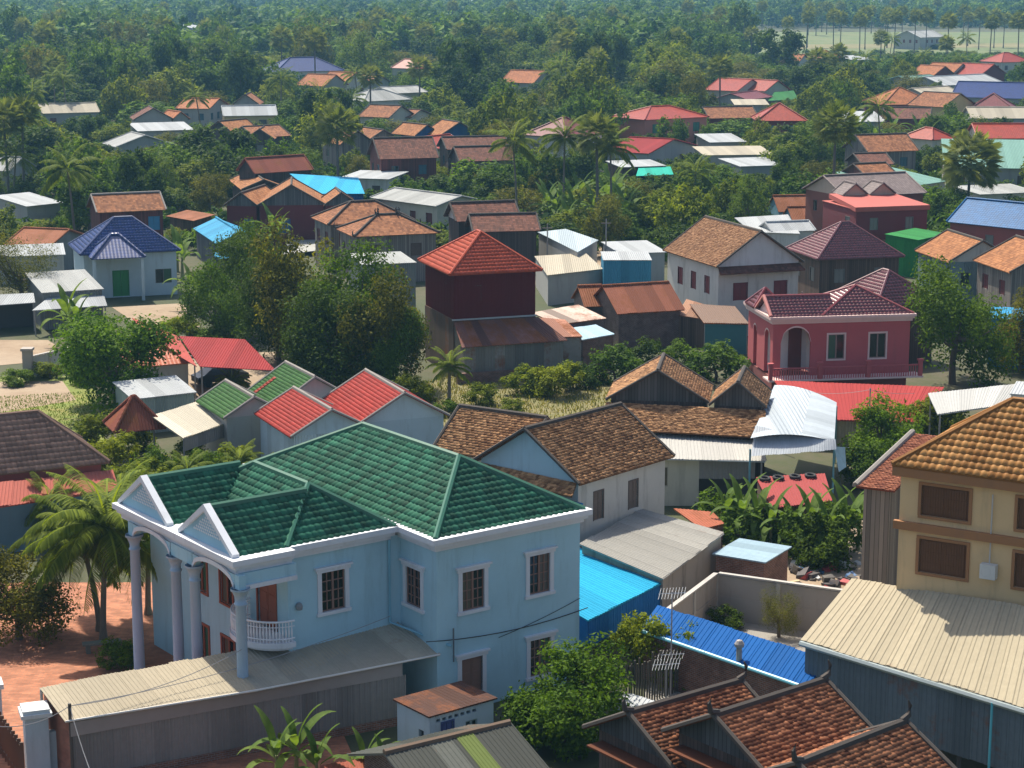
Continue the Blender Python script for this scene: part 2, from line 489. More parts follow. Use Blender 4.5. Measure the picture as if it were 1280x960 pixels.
def house(label, p1, p2, ze, D, roof='gx', rise=1.6, rm=None, wm=None, ov=0.45, wins=(), n=1, tk=None, gm=None, capm=None,
          name='house', cat='house', group=None, z0=0.0, caps=True, rakes=True, sh=None, wsh=None, show=0.5, finial=False, z0w=None):
    """p1-p2: front eave as the photo shows it (left to right) at height ze; D: depth in metres or the photo's far eave corner"""
    a = p1.copy() if isinstance(p1, Vector) else P(*p1, ze)
    b = p2.copy() if isinstance(p2, Vector) else P(*p2, ze)
    d = (b - a).to_2d(); W = d.length; rz = math.atan2(d.y, d.x)
    ux = Vector((math.cos(rz), math.sin(rz))); uy = Vector((-ux.y, ux.x))
    if isinstance(D, tuple):
        q = P(D[0], D[1], ze); D = abs((q - a).to_2d().dot(uy))
        D = max(2.5, D)
    root = tag(empty(name, (a.x, a.y, 0), rz), label, cat, group)
    c4 = [a.to_2d() + ux * x + uy * y for x, y in ((0, 0), (W, 0), (W, D), (0, D))]
    PADS.append([(c.x, c.y) for c in c4])
    pts = [px((c.x, c.y, z)) for c in c4 for z in (ze * (1 - show), ze)] + [px((*(a.to_2d() + ux * W / 2 + uy * D / 2), ze + rise))]
    SB.append((min(p[0] for p in pts), min(p[1] for p in pts), max(p[0] for p in pts), max(p[1] for p in pts), min(p[2] for p in pts)))
    slopes, ridges, rk = [], [], []
    r = ze + rise
    def gables(nn, ax):
        wd = (W if ax == 'y' else D) / nn
        for k in range(nn):
            s0, s1, sm = k * wd, (k + 1) * wd, (k + 0.5) * wd
            if ax == 'y':
                slopes.append([(s0, D, ze), (s0, 0, ze), (sm, 0, r), (sm, D, r)]); slopes.append([(s1, 0, ze), (s1, D, ze), (sm, D, r), (sm, 0, r)])
                ridges.append(((sm, 0, r), (sm, D, r)))
                for y in (0, D): rk.extend([((s0, y, ze), (sm, y, r)), ((s1, y, ze), (sm, y, r))])
            else:
                slopes.append([(0, s0, ze), (W, s0, ze), (W, sm, r), (0, sm, r)]); slopes.append([(W, s1, ze), (0, s1, ze), (0, sm, r), (W, sm, r)])
                ridges.append(((0, sm, r), (W, sm, r)))
                for x in (0, W): rk.extend([((x, s0, ze), (x, sm, r)), ((x, s1, ze), (x, sm, r))])
    tops = {}
    if roof == 'gy':
        gables(n, 'y'); k = rise / (W / n / 2)
    elif roof == 'gx':
        gables(n, 'x'); k = rise / (D / n / 2)
    elif roof == 'hip':
        m = min(W, D) / 2; k = rise / m
        if W >= D: A, B_ = (m, m, r), (W - m, m, r)
        else: A, B_ = (m, m, r), (m, D - m, r)
        e = [(0, 0, ze), (W, 0, ze), (W, D, ze), (0, D, ze)]
        if W >= D: slopes += [[e[0], e[1], B_, A], [e[2], e[3], A, B_], [e[1], e[2], B_], [e[3], e[0], A]]
        else: slopes += [[e[0], e[1], A], [e[2], e[3], B_], [e[1], e[2], B_, A], [e[3], e[0], A, B_]]
        if (Vector(A) - Vector(B_)).length > 0.05: ridges.append((A, B_))
        ridges += [(e[0], A), (e[1], A if W < D else B_), (e[2], B_), (e[3], B_ if W < D else A)]
    elif roof == 'shed':
        slopes.append([(0, 0, ze), (W, 0, ze), (W, D, r), (0, D, r)]); k = rise / D
    elif roof == 'shedx':
        slopes.append([(0, D, ze), (0, 0, ze), (W, 0, r), (W, D, r)]); k = rise / W
    elif roof == 'flat':
        slopes.append([(0, 0, ze), (W, 0, ze), (W, D, ze), (0, D, ze)]); k = 0
    mb = MB()
    for s in slopes: mb.slab(s, 0.07)
    ro = mb.build('roof', rm, root)
    tops = {'f': ze, 'b': ze, 'l': ze, 'r': ze}
    if tk: add_tiles(ro, slopes, tk, rm)
    if sh:
        for s in slopes:
            q = s if len(s) == 4 else [s[0], s[1], s[2], s[2]]
            sheets(ro, q, sh)
    if caps and roof not in ('shed', 'shedx', 'flat'):
        cw = 0.26 if tk == 'khmer' else 0.24
        for p, q in ridges: MB().bar(Vector(p) + Vector((0, 0, 0.05)), Vector(q) + Vector((0, 0, 0.05)), cw, 0.13).build('ridge_cap', capm or rm, ro)
        if rakes:
            for p, q in rk: MB().bar(Vector(p) + Vector((0, 0, 0.04)), Vector(q) + Vector((0, 0, 0.04)), 0.2, 0.10).build('verge', capm or rm, ro)
        if finial:
            for p, q in ridges:
                for e1, e2 in ((p, q), (q, p)):
                    e1 = Vector(e1); dr = (e1 - Vector(e2)).normalized()
                    MB().tube([e1 - dr * 0.2 + Vector((0, 0, .08)), e1 + dr * 0.15 + Vector((0, 0, 0.2)), e1 + dr * 0.22 + Vector((0, 0, 0.5)), e1 + dr * 0.1 + Vector((0, 0, 0.72))], [0.12, 0.11, 0.07, 0.02], 6).build('finial', capm or rm, ro)
    if wm is None: return root, W, D
    if not wins and name == 'house' and ze > 3.5:
        c_ = rng.choice(((.10, .06, .045), (.05, .05, .05), (.04, .12, .16), (.2, .19, .17), (.14, .03, .03))); wins = []
        for f_, ln_ in (('f', W), ('l', D), ('r', D)):
            k_ = max(1, int(ln_ / 3.2))
            for i_ in range(k_):
                if rng.random() < .8: wins.append((f_, ov + (ln_ - 2 * ov) * (i_ + .5) / k_, max(.9, ze - 2.3), rng.uniform(.8, 1.1), 1.25, rng.choice(('shut', 'shut', 'pane')), c_))
    # walls
    x0, x1, y0, y1 = ov, W - ov, ov, D - ov
    ze_ = ze - 0.03
    faces = {'f': ((x0, y0, 0), (1, 0, 0), (0, -1, 0), x1 - x0), 'b': ((x1, y1, 0), (-1, 0, 0), (0, 1, 0), x1 - x0),
             'l': ((x0, y1, 0), (0, -1, 0), (-1, 0, 0), y1 - y0), 'r': ((x1, y0, 0), (0, 1, 0), (1, 0, 0), y1 - y0)}
    zt = {f: ze_ + k * ov for f in 'fblr'} if roof in ('hip',) else {f: ze_ for f in 'fblr'}
    if roof == 'gx': zt['f'] = zt['b'] = ze_ + k * ov * (1 if n == 1 else 1)
    if roof == 'gy': zt['l'] = zt['r'] = ze_ + k * ov
    if roof == 'shed': zt = {'f': ze_ + k * ov, 'b': ze_ + k * (D - ov), 'l': ze_ + k * ov, 'r': ze_ + k * ov}
    if roof == 'shedx': zt = {'l': ze_ + k * ov, 'r': ze_ + k * (W - ov), 'f': ze_ + k * ov, 'b': ze_ + k * ov}
    mb = MB(); todo = []
    for f, (o, T, N, ln) in faces.items():
        hs = []
        for wv in wins:
            if wv[0] != f: continue
            u = wv[1] - x0 if f == 'f' else (x1 - wv[1] if f == 'b' else (y1 - wv[1] if f == 'l' else wv[1] - y0))
            hs.append((u - wv[3] / 2, u + wv[3] / 2, wv[2], wv[2] + wv[4]))
            todo.append((o, T, N, u, *wv[2:]))
        wallquads(mb, o, T, N, ln, z0, zt[f], hs)
    g = MB()
    if roof == 'gy':
        wd = W / n
        for j in range(n):
            for y in (y0, y1):
                s0, s1, sm = j * wd, (j + 1) * wd, (j + .5) * wd
                ia, ib = (ov if j == 0 else 0), (ov if j == n - 1 else 0)
                pts = [(s0 + ia, y, ze_), (s1 - ib, y, ze_), (s1 - ib, y, ze_ + k * ib), (sm, y, r - 0.04), (s0 + ia, y, ze_ + k * ia)]
                g.poly(pts)
    elif roof == 'gx':
        wd = D / n
        for j in range(n):
            for x in (x0, x1):
                s0, s1, sm = j * wd, (j + 1) * wd, (j + .5) * wd
                ia, ib = (ov if j == 0 else 0), (ov if j == n - 1 else 0)
                g.poly([(x, s0 + ia, ze_), (x, s1 - ib, ze_), (x, s1 - ib, ze_ + k * ib), (x, sm, r - 0.04), (x, s0 + ia, ze_ + k * ia)])
    elif roof == 'shed':
        for x in (x0, x1): g.poly([(x, y0, ze_ + k * ov), (x, y1, ze_ + k * ov), (x, y1, ze_ + k * (D - ov))])
    elif roof == 'shedx':
        for y in (y0, y1): g.poly([(x0, y, ze_ + k * ov), (x1, y, ze_ + k * ov), (x1, y, ze_ + k * (W - ov))])
    wo = mb.build('wall', wm, root)
    for fc in g.f: MB().poly([g.v[i] for i in fc]).build('gable', gm or wm, root)
    for t in todo: window(root, *t)
    if wsh:
        for f in wsh[0]:
            o, T, N, ln = faces[f]; o, T, N = Vector(o), Vector(T), Vector(N); zz = Vector((0, 0, 1))
            zlo = z0 if z0w is None else z0w
            sheets(wo, [o + T * 0 + N * .01 + zz * zlo, o + T * ln + N * .01 + zz * zlo, o + T * ln + N * .01 + zz * zt[f], o + N * .01 + zz * zt[f]], wsh[1], 0.85, 0.2, 0.02, 0.02)
    return root, W, D
def quadroof(label, pts, zs, name, cat, mat, sheetm=None, th=0.06, group=None, sw=0.9, wall=None, legs=None, sides=(0,), wsheet=None, zb=0.0, rib=0.18):
    """free roof sheet: four photo points a b (front) c d (back) with their heights"""
    w = [P(*p, z) for p, z in zip(pts, zs)]
    nn = (w[1] - w[0]).cross(w[3] - w[0]); cd = w[2] - cam_pos          # keep the sheet in one plane
    t_ = nn.dot(w[0] - cam_pos) / nn.dot(cd)
    if .8 < t_ < 1.25: w[2] = cam_pos + cd * t_
    o = w[0].copy(); o.z = 0
    root = tag(empty(name, o), label, cat, group)
    q = [p - o for p in w]
    PADS.append([(p.x, p.y) for p in w])
    s = [px(p) for p in w]; SB.append((min(p[0] for p in s), min(p[1] for p in s), max(p[0] for p in s), max(p[1] for p in s), min(p[2] for p in s)))
    mb = MB(); Z = Vector((0, 0, th))
    lo = [p - Z for p in q]
    mb.poly(q).poly(lo[::-1])
    for k in range(4): mb.poly((lo[k], lo[(k + 1) % 4], q[(k + 1) % 4], q[k]))
    ro = mb.build('roof', mat, root)
    if sheetm: sheets(ro, q, sheetm, sw, rib)
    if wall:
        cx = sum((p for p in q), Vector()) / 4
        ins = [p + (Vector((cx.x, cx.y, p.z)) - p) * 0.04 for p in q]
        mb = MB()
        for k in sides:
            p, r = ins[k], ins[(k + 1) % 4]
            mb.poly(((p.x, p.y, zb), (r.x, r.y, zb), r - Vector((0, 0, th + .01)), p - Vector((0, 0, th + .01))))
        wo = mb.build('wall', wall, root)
        if wsheet:
            for k in wsheet[0]:
                p, r = ins[k], ins[(k + 1) % 4]
                n = (r - p).cross(Vector((0, 0, 1))).normalized() * 0.03
                sheets(wo, [Vector((p.x, p.y, zb)) + n, Vector((r.x, r.y, zb)) + n, r + n - Vector((0, 0, th + .01)), p + n - Vector((0, 0, th + .01))], wsheet[1], 0.8, 0.2, 0.025, 0.0)
    if legs:
        for k in legs:
            p = q[k] + (sum(q, Vector()) / 4 - q[k]) * 0.06
            MB().tube([(p.x, p.y, 0), (p.x, p.y, p.z - th)], 0.06, 8).build('post', plain((0.25, 0.24, 0.23)), root)
    return root, q

def ridge_house(label, r1, r2, zr, hw, rise, **k):
    """gable house placed by its ridge r1-r2 (left to right in the photo) at height zr"""
    a, b = P(*r1, zr), P(*r2, zr)
    d = (b - a).to_2d().normalized(); uy = Vector((-d.y, d.x, 0)) * hw
    ze = zr - rise
    a, b = a - uy, b - uy; a.z = b.z = ze
    return house(label, a, b, ze, 2 * hw, 'gx', rise, **k)
def adopt(child, parent, name):
    """make a built wing a part of the thing it belongs to"""
    for key in ('label', 'category', 'group'):
        if key in child: del child[key]
    child.name = name
    child.parent = parent
    m = Matrix.Translation(parent.location) @ Matrix.Rotation(parent.rotation_euler.z, 4, 'Z')
    child.matrix_parent_inverse = m.inverted()

# ---------------------------------------------------------------- ground and paving
@cached
def earth(kind):
    m, nt, b = new_mat('ground')
    n1, n2, n3 = noise(nt, objco(nt), 0.05, 6, 0.6), noise(nt, objco(nt), 0.6, 6, 0.65), noise(nt, objco(nt), 6, 4, 0.7)
    if kind == 'ground': c1, c2, c3 = (0.055, 0.07, 0.02), (0.10, 0.085, 0.05), (0.035, 0.06, 0.014)  # earth darkened: shade in the gaps between trees is put into the colour
    elif kind == 'sand': c1, c2, c3 = (0.36, 0.27, 0.18), (0.27, 0.19, 0.12), (0.40, 0.32, 0.23)
    elif kind == 'grass': c1, c2, c3 = (0.13, 0.21, 0.02), (0.25, 0.22, 0.06), (0.10, 0.17, 0.018)
    elif kind == 'field': c1, c2, c3 = (0.10, 0.15, 0.04), (0.19, 0.18, 0.08), (0.08, 0.14, 0.03)
    elif kind == 'dry': c1, c2, c3 = (0.20, 0.17, 0.08), (0.13, 0.14, 0.04), (0.25, 0.21, 0.10)
    else: c1, c2, c3 = (0.30, 0.28, 0.25), (0.22, 0.2, 0.18), (0.34, 0.32, 0.29)
    col = mixc(nt, maprange(nt, n2, 0.35, 0.65, 0, 1), c1, c2)
    col = mixc(nt, maprange(nt, n1, 0.4, 0.6, 0, 0.7), col, c3)
    col = mixc(nt, math_n(nt, 'MULTIPLY', n3, 0.4), col, dark(c2, 0.5))
    L(nt, col, b.inputs['Base Color']); b.inputs['Roughness'].default_value = 0.95
    bump(nt, b, n3, 0.4, 0.05)
    return m
def patch(name, pts, kind, z, mat=None):
    mb = MB(); mb.poly([P(*p, z) for p in pts])
    o = mb.build(name, mat or earth(kind)); o['kind'] = 'structure'
    return o
g = MB().poly([(-4000, -200, 0), (4000, -200, 0), (4000, 9000, 0), (-4000, 9000, 0)]).build('ground', earth('ground')); g['kind'] = 'structure'
patch('pavement', [(-60, 728), (345, 728), (470, 1010), (-140, 1010)], None, 0.03, brick((0.43, 0.155, 0.075), (0.30, 0.16, 0.10), 1.6))
patch('lawn', [(-60, 470), (115, 470), (135, 565), (-60, 575)], 'grass', 0.02)
patch('path', [(-60, 425), (60, 425), (95, 448), (-60, 462)], 'sand', 0.024)
patch('dirt_patch', [(-40, 478), (78, 476), (95, 500), (-40, 522)], 'sand', 0.024)
patch('yard', [(140, 384), (228, 379), (250, 408), (190, 418)], 'sand', 0.02)
patch('driveway', [(195, 440), (345, 440), (350, 520), (215, 515)], 'sand', 0.024)
patch('dry_lawn', [(455, 505), (560, 470), (760, 468), (790, 535), (560, 575)], 'dry', 0.02)
patch('courtyard', [(860, 745), (1060, 745), (1060, 905), (800, 880)], 'concrete', 0.02)
patch('dirt_yard', [(985, 640), (1110, 640), (1110, 770), (900, 770)], 'sand', 0.018)
patch('lane', [(640, 300), (790, 296), (800, 352), (650, 356)], 'sand', 0.02)
patch('field', [(905, 40), (1420, 40), (1420, 72), (930, 72)], 'field', 0.05)
patch('dirt_track', [(925, 56), (1420, 53), (1420, 58), (930, 61.5)], 'dry', 0.09)
patch('far_field', [(200, -18), (1700, -18), (1700, 9), (260, 9)], 'field', 0.12)

# ---------------------------------------------------------------- the pale blue villa
BLUE = (0.37, 0.58, 0.67); TRIM = (0.66, 0.68, 0.72)
GREEN_T = tile((0.030, 0.135, 0.08), 0.42, 0.42, 0.75)
def villa():
    a, b = P(542, 677, 8.0), P(741, 637, 8.0)
    d = (b - a).to_2d(); W = d.length; rz = math.atan2(d.y, d.x)
    R = tag(empty('villa', (a.x, a.y, 0), rz), 'pale blue two-storey villa with green tiled hip roof and columned porch', 'house')
    D = 16.5
    ux, uy = Vector((math.cos(rz), math.sin(rz))), Vector((-math.sin(rz), math.cos(rz)))
    cs = [a.to_2d() + ux * x + uy * y for x, y in ((-8, 2.4), (0, 0), (W, 0), (W, D), (-8, 14))]
    PADS.append([(c.x, c.y) for c in cs]); SB.append((140, 532, 742, 880, 78))
    bm_, tm, wn2 = plaster(BLUE, 0.55, (0.19, 0.29, 0.33)), plaster(TRIM, 0.25), MB()
    x0, x1, y0, y1 = 0.4, W - 0.4, 0.4, D - 0.4
    zt = 7.5
    F_ = ((x0, y0, 0), (1, 0, 0), (0, -1, 0)); Lf = ((x0, y1, 0), (0, -1, 0), (-1, 0, 0))
    wf = ((-5.2, 3.2, 0), (1, 0, 0), (0, -1, 0)); wl = ((-5.2, 13.0, 0), (0, -1, 0), (-1, 0, 0))
    ops = [(F_, 2.28 - x0, 4.5, 1.15, 1.75, 'multi'), (F_, 5.85 - x0, 4.55, 1.12, 1.78, 'multi'), (F_, 2.2 - x0, 0.55, 1.1, 1.8, 'door'), (F_, 5.9 - x0, 0.75, 1.12, 1.7, 'multi'),
           (Lf, y1 - 2.15, 4.55, 1.15, 1.7, 'multi'), (wf, 2.2, 4.75, 1.15, 1.75, 'multi'),
           (wl, 13.0 - 11.0, 4.0, 1.1, 1.6, 'pane'), (wl, 13.0 - 11.0, 0.7, 1.1, 1.7, 'pane'), (wl, 13.0 - 8.6, 4.0, 1.1, 1.6, 'pane'), (wl, 13.0 - 8.6, 0.7, 1.1, 1.7, 'pane'),
           (wl, 13.0 - 5.0, 3.95, 1.5, 2.4, 'door'), (wl, 13.0 - 5.0, 0.2, 1.5, 2.4, 'door')]
    w = MB()
    for fr_, ln in ((F_, x1 - x0), (Lf, y1 - y0), (wf, 5.6), (wl, 9.8)):
        hs = [(o[1] - o[3] / 2, o[1] + o[3] / 2, o[2], o[2] + o[4]) for o in ops if o[0] is fr_]
        wallquads(w, *fr_, ln, 0, zt, hs)
    w.poly([(x1, y0, 0), (x1, y1, 0), (x1, y1, zt), (x1, y0, zt)]); w.poly([(x1, y1, 0), (-5.2, y1, 0), (-5.2, y1, zt), (x1, y1, zt)]); w.poly([(-5.2, 13, 0), (-5.2, y1, 0), (-5.2, y1, zt), (-5.2, 13, zt)])
    w.build('wall', bm_, R)
    wood_c = (0.22, 0.12, 0.09)
    for fr_, u, z, ww, hh, kd in ops:
        o = window(R, *fr_, u, z, ww, hh, kd, (0.26, 0.07, 0.035) if fr_ is wl else wood_c)
        t = 0.2
        if fr_ is not wl:
            s = MB()
            for e in (-1, 1): s.obox(*fr_, u + e * (ww / 2 + t / 2) - t / 2, u + e * (ww / 2 + t / 2) + t / 2, -0.02, 0.06, z, z + hh)
            s.obox(*fr_, u - ww / 2 - t - .06, u + ww / 2 + t + .06, -0.02, 0.1, z + hh, z + hh + 0.16).obox(*fr_, u - ww / 2 - t - .14, u + ww / 2 + t + .14, -0.02, 0.17, z + hh + 0.16, z + hh + 0.25)
            s.obox(*fr_, u - ww / 2 - t - .06, u + ww / 2 + t + .06, -0.02, 0.11, z - 0.15, z)
            s.build('surround', tm, o)
        else:
            MB().obox(*fr_, u - ww / 2 - .12, u - ww / 2, -.02, .05, z, z + hh).obox(*fr_, u + ww / 2, u + ww / 2 + .12, -.02, .05, z, z + hh).obox(*fr_, u - ww / 2 - .12, u + ww / 2 + .12, -.02, .06, z - .1, z).obox(*fr_, u - ww / 2 - .12, u + ww / 2 + .12, -.02, .06, z + hh, z + hh + .12).build('surround', plain((0.28, 0.075, 0.04)), o)
    # cornice: stepped moulding with a gutter behind its lip
    cn = MB()
    for xa, xb, ya, yb in ((-0.0, W, -0.0, D), (-5.5, 0.1, 2.75, 13.2)):
        for k, (pj, za, zb) in enumerate(((0.28, 7.42, 7.6), (0.14, 7.6, 7.78), (0.0, 7.78, 8.02))):
            cn.box(xa + pj, xb - pj, ya + pj, ya + 0.5, za, zb)
            if xa < -1: continue
            cn.box(xa + pj, xa + 0.5, ya + 0.5, yb - pj, za, zb); cn.box(xb - 0.5, xb - pj, ya + 0.5, yb - pj, za, zb)
    cn.build('cornice', tm, R)
    # porch entablature, arches
    xp = -7.85; en = MB()
    for pj, za, zb in ((0.3, 7.35, 7.6), (0.15, 7.6, 7.78), (0.0, 7.78, 8.02)):
        en.box(xp - 0.35 + pj, -5.3, 2.3 + pj, 13.6 - pj, za - .004, zb - .004)
    en.build('porch_cornice', tm, R)
    ar = MB()
    def arch(ya, yb):
        n = 14; c = (ya + yb) / 2; r = (yb - ya) / 2
        for i in range(n):
            t0, t1 = ya + (yb - ya) * i / n, ya + (yb - ya) * (i + 1) / n
            h0, h1 = 6.8 + 0.58 * math.sqrt(max(0, 1 - ((t0 - c) / r) ** 2)), 6.8 + 0.58 * math.sqrt(max(0, 1 - ((t1 - c) / r) ** 2))
            for x in (xp - 0.16, xp + 0.16): ar.poly([(x, t0, h0), (x, t1, h1), (x, t1, 7.4), (x, t0, 7.4)])
            ar.poly([(xp - .16, t0, h0), (xp + .16, t0, h0), (xp + .16, t1, h1), (xp - .16, t1, h1)])
            for dx in (-0.2,):
                mo.poly([(xp + dx, t0, h0 - .02), (xp + dx, t1, h1 - .02), (xp + dx, t1, h1 + .17), (xp + dx, t0, h0 + .17)])
                mo.poly([(xp + dx, t0, h0 - .02), (xp - .1, t0, h0 - .02), (xp - .1, t1, h1 - .02), (xp + dx, t1, h1 - .02)])
                mo.poly([(xp + dx, t0, h0 + .17), (xp - .1, t0, h0 + .17), (xp - .1, t1, h1 + .17), (xp + dx, t1, h1 + .17)])
    mo = MB(); arch(8.3, 11.95); mo.build('arch_moulding', tm, R)
    mo = MB(); arch(2.6, 6.25); mo.build('arch_moulding', tm, R)
    mo = MB()
    ar.box(xp - .16, xp + .16, 6.3, 8.25, 6.86, 7.4).box(xp - .16, xp + .16, 2.2, 2.58, 6.8, 7.4).box(xp - .16, xp + .16, 11.97, 12.4, 6.8, 7.4)
    ar.box(xp + .17, -5.2, 2.45, 2.75, 6.85, 7.4).box(xp + .17, -5.2, 12.0, 12.35, 6.85, 7.4)
    ar.build('arch', bm_, R)
    mo.box(xp - .05, -5.2, 2.36, 2.44, 6.72, 6.9); mo.build('beam_moulding', tm, R)
    for y in (12.15, 8.15, 6.4, 2.4):
        MB().lathe((xp, y, 0), [(.40, 0), (.40, .25), (.34, .3), (.30, .42), (.25, .5), (.235, 3), (.215, 6.1), (.26, 6.14), (.26, 6.2), (.215, 6.24), (.22, 6.4), (.34, 6.72), (.40, 6.74), (.40, 6.84)], 18).build('column', plaster((0.33, 0.44, 0.56), 0.2), R, True)
    # roofs
    ro = MB(); T = []
    r = 10.12; m = (W - 0.5) / 2; xa, xb, ya, yb = 0.25, W - 0.25, 0.25, D - 0.25; ze = 7.93
    A, B_ = (xa + m, ya + m, r), (xa + m, yb - m, r)
    main = [[(xa, ya, ze), (xb, ya, ze), A], [(xb, ya, ze), (xb, yb, ze), B_, A], [(xb, yb, ze), (xa, yb, ze), B_], [(xa, yb, ze), (xa, ya, ze), A, B_]]
    zr = 9.65; xa2, xb2, ya2 = -5.4, -0.02, 2.9; m2 = (xb2 - xa2) / 2; xm = (xa2 + xb2) / 2
    A2 = (xm, ya2 + m2, zr)
    wing = [[(xa2, ya2, ze), (xb2, ya2, ze), A2], [(xa2, 13.0, ze), (xa2, ya2, ze), A2, (xm, 13.0 - m2, zr)], [(xb2, ya2, ze), (xb2, 13.0, ze), (xm, 13.0 - m2, zr), A2], [(xb2, 13, ze), (xa2, 13, ze), (xm, 13.0 - m2, zr)]]
    gab = []
    for yc in (11.0, 5.15):
        hw = 2.25; zg = 9.55
        gab += [[(xp + .1, yc - hw, ze + .04), (-5.3, yc - hw, ze + .04), (-2.95, yc, zg), (xp + .1, yc, zg)], [(-5.3, yc + hw, ze + .04), (xp + .1, yc + hw, ze + .04), (xp + .1, yc, zg), (-2.95, yc, zg)]]
    for s in main + wing + gab: ro.slab(s, 0.06)
    rf = ro.build('roof', GREEN_T, R)
    add_tiles(rf, main + wing + gab, 'wave', GREEN_T)
    rc = MB()
    for p, q in [(A, B_), ((xa, ya, ze), A), ((xb, ya, ze), A), ((xb, yb, ze), B_), ((xa, yb, ze), B_), (A2, (xm, 13 - m2, zr)), ((xa2, ya2, ze), A2), ((xb2, ya2, ze), A2), ((xa2, 13, ze), (xm, 13 - m2, zr)), ((xp + .1, 11.0, 9.55), (-3.1, 11.0, 9.55)), ((xp + .1, 5.15, 9.55), (-3.1, 5.15, 9.55))]:
        rc.bar(Vector(p) + Vector((0, 0, .07)), Vector(q) + Vector((0, 0, .07)), .26, .14)
    rc.build('ridge_cap', plain((0.03, 0.13, 0.08), 0.4), rf)
    # pediments with raised ornament
    for yc in (11.0, 5.15):
        hw = 2.3
        pd = MB().poly([(xp, yc - hw, 8.02), (xp, yc + hw, 8.02), (xp, yc, 9.55)]).build('pediment', plaster((0.30, 0.5, 0.62), .2), R)
        rk = MB()
        for s in (-1, 1):
            p, q = Vector((xp - .14, yc + s * (hw + .12), 8.02)), Vector((xp - .14, yc, 9.72)); up = Vector((0, 0, .2)); n = Vector((.32, 0, 0))
            c = [p - up * .3, q - up * 1.2, q + up * .3, p + up * .7]
            rk.poly(c); rk.poly([k + n for k in c][::-1])
            for k in range(4): rk.poly([c[k], c[(k + 1) % 4], c[(k + 1) % 4] + n, c[k] + n])
        rk.build('raking_cornice', tm, pd)
        orn = MB()
        for i in range(-9, 10):
            for j in range(6):
                y, z = i * .16 + (j % 2) * .08, 8.5 + j * .13
                if z > 9.3 - abs(y) * .68: continue
                orn.lathe((0, 0, 0), [(0, 0)], 3) if False else None
                e = .065
                orn.poly([(xp - .01, yc + y - e, z), (xp - .05, yc + y, z), (xp - .01, yc + y, z + e)]); orn.poly([(xp - .05, yc + y, z), (xp - .01, yc + y + e, z), (xp - .01, yc + y, z + e)])
                orn.poly([(xp - .01, yc + y - e, z), (xp - .01, yc + y, z - e), (xp - .05, yc + y, z)]); orn.poly([(xp - .05, yc + y, z), (xp - .01, yc + y, z - e), (xp - .01, yc + y + e, z)])
        orn.build('ornament', plain((0.75, 0.76, 0.78)), pd)
    # rounded balcony with railing
    bx, by, ra, rb = -5.2, 4.6, 1.75, 2.0; fl = MB(); n = 20
    arc = [(bx - ra * math.sin(math.pi * i / n), by - rb * math.cos(math.pi * i / n)) for i in range(n + 1)]
    for k, (za, zb, sc_) in enumerate(((3.55, 3.72, .86), (3.72, 3.95, 1.0))):
        ring = [(bx + (x - bx) * sc_, by + (y - by) * sc_) for x, y in arc]
        fl.poly([(x, y, zb) for x, y in ring]); fl.poly([(x, y, za) for x, y in ring][::-1])
        for p, q in zip(ring, ring[1:]): fl.poly([(*p, za), (*q, za), (*q, zb), (*p, zb)])
    bal = fl.build('balcony', tm, R)
    rail = plain((0.7, 0.71, 0.74), .5); arc2 = [(bx + (x - bx) * .95, by + (y - by) * .95) for x, y in arc]
    for z, rr in ((4.85, .045), (4.1, .03), (4.62, .02)): MB().tube([(x, y, z) for x, y in arc2], rr, 6).build('rail', rail, bal)
    for i in range(1, 40):
        t = math.pi * i / 40; x, y = bx - ra * .95 * math.sin(t), by - rb * .95 * math.cos(t)
        MB().tube([(x, y, 3.95), (x, y, 4.15), (x, y, 4.35), (x, y, 4.62), (x, y, 4.85)], [.02, .02, .045, .02, .02], 5).build('baluster', rail, bal)
    # downpipe, small lamp and cables along the wall
    MB().tube([(-0.25, 3.05, 7.4), (-0.25, 3.05, 3.7), (1.0, 0.2, 3.15)], .06, 8).build('downpipe', plain((0.2, 0.42, 0.52)), R)
    MB().lathe((-4.75, 3.05, 5.3), [(0, -.2), (.13, -.16), (.15, 0), (.1, .12), (0, .16)], 10).build('meter_box', plain((.2, .22, .24)), R)
    cb = plain((.03, .03, .035))
    MB().tube([(-.2 + i * .97, .33 - (0 if i else 0), 3.55 - 1.0 * (i / 9) * (1 - i / 9) * 1.2 - .02 * i) for i in range(10)], .022, 5).build('cable', cb, R)
    MB().tube([(x1 - i * .5, .34, 3.9 - .1 * i - .4 * (i / 10) * (1 - i / 10)) for i in range(10)], .014, 5).build('cable', cb, R)
    MB().tube([(1.15, .25, 2.4), (1.15, .25, 3.9)], .035, 6).build('conduit', plain((.1, .12, .14)), R)
    return R
villa()

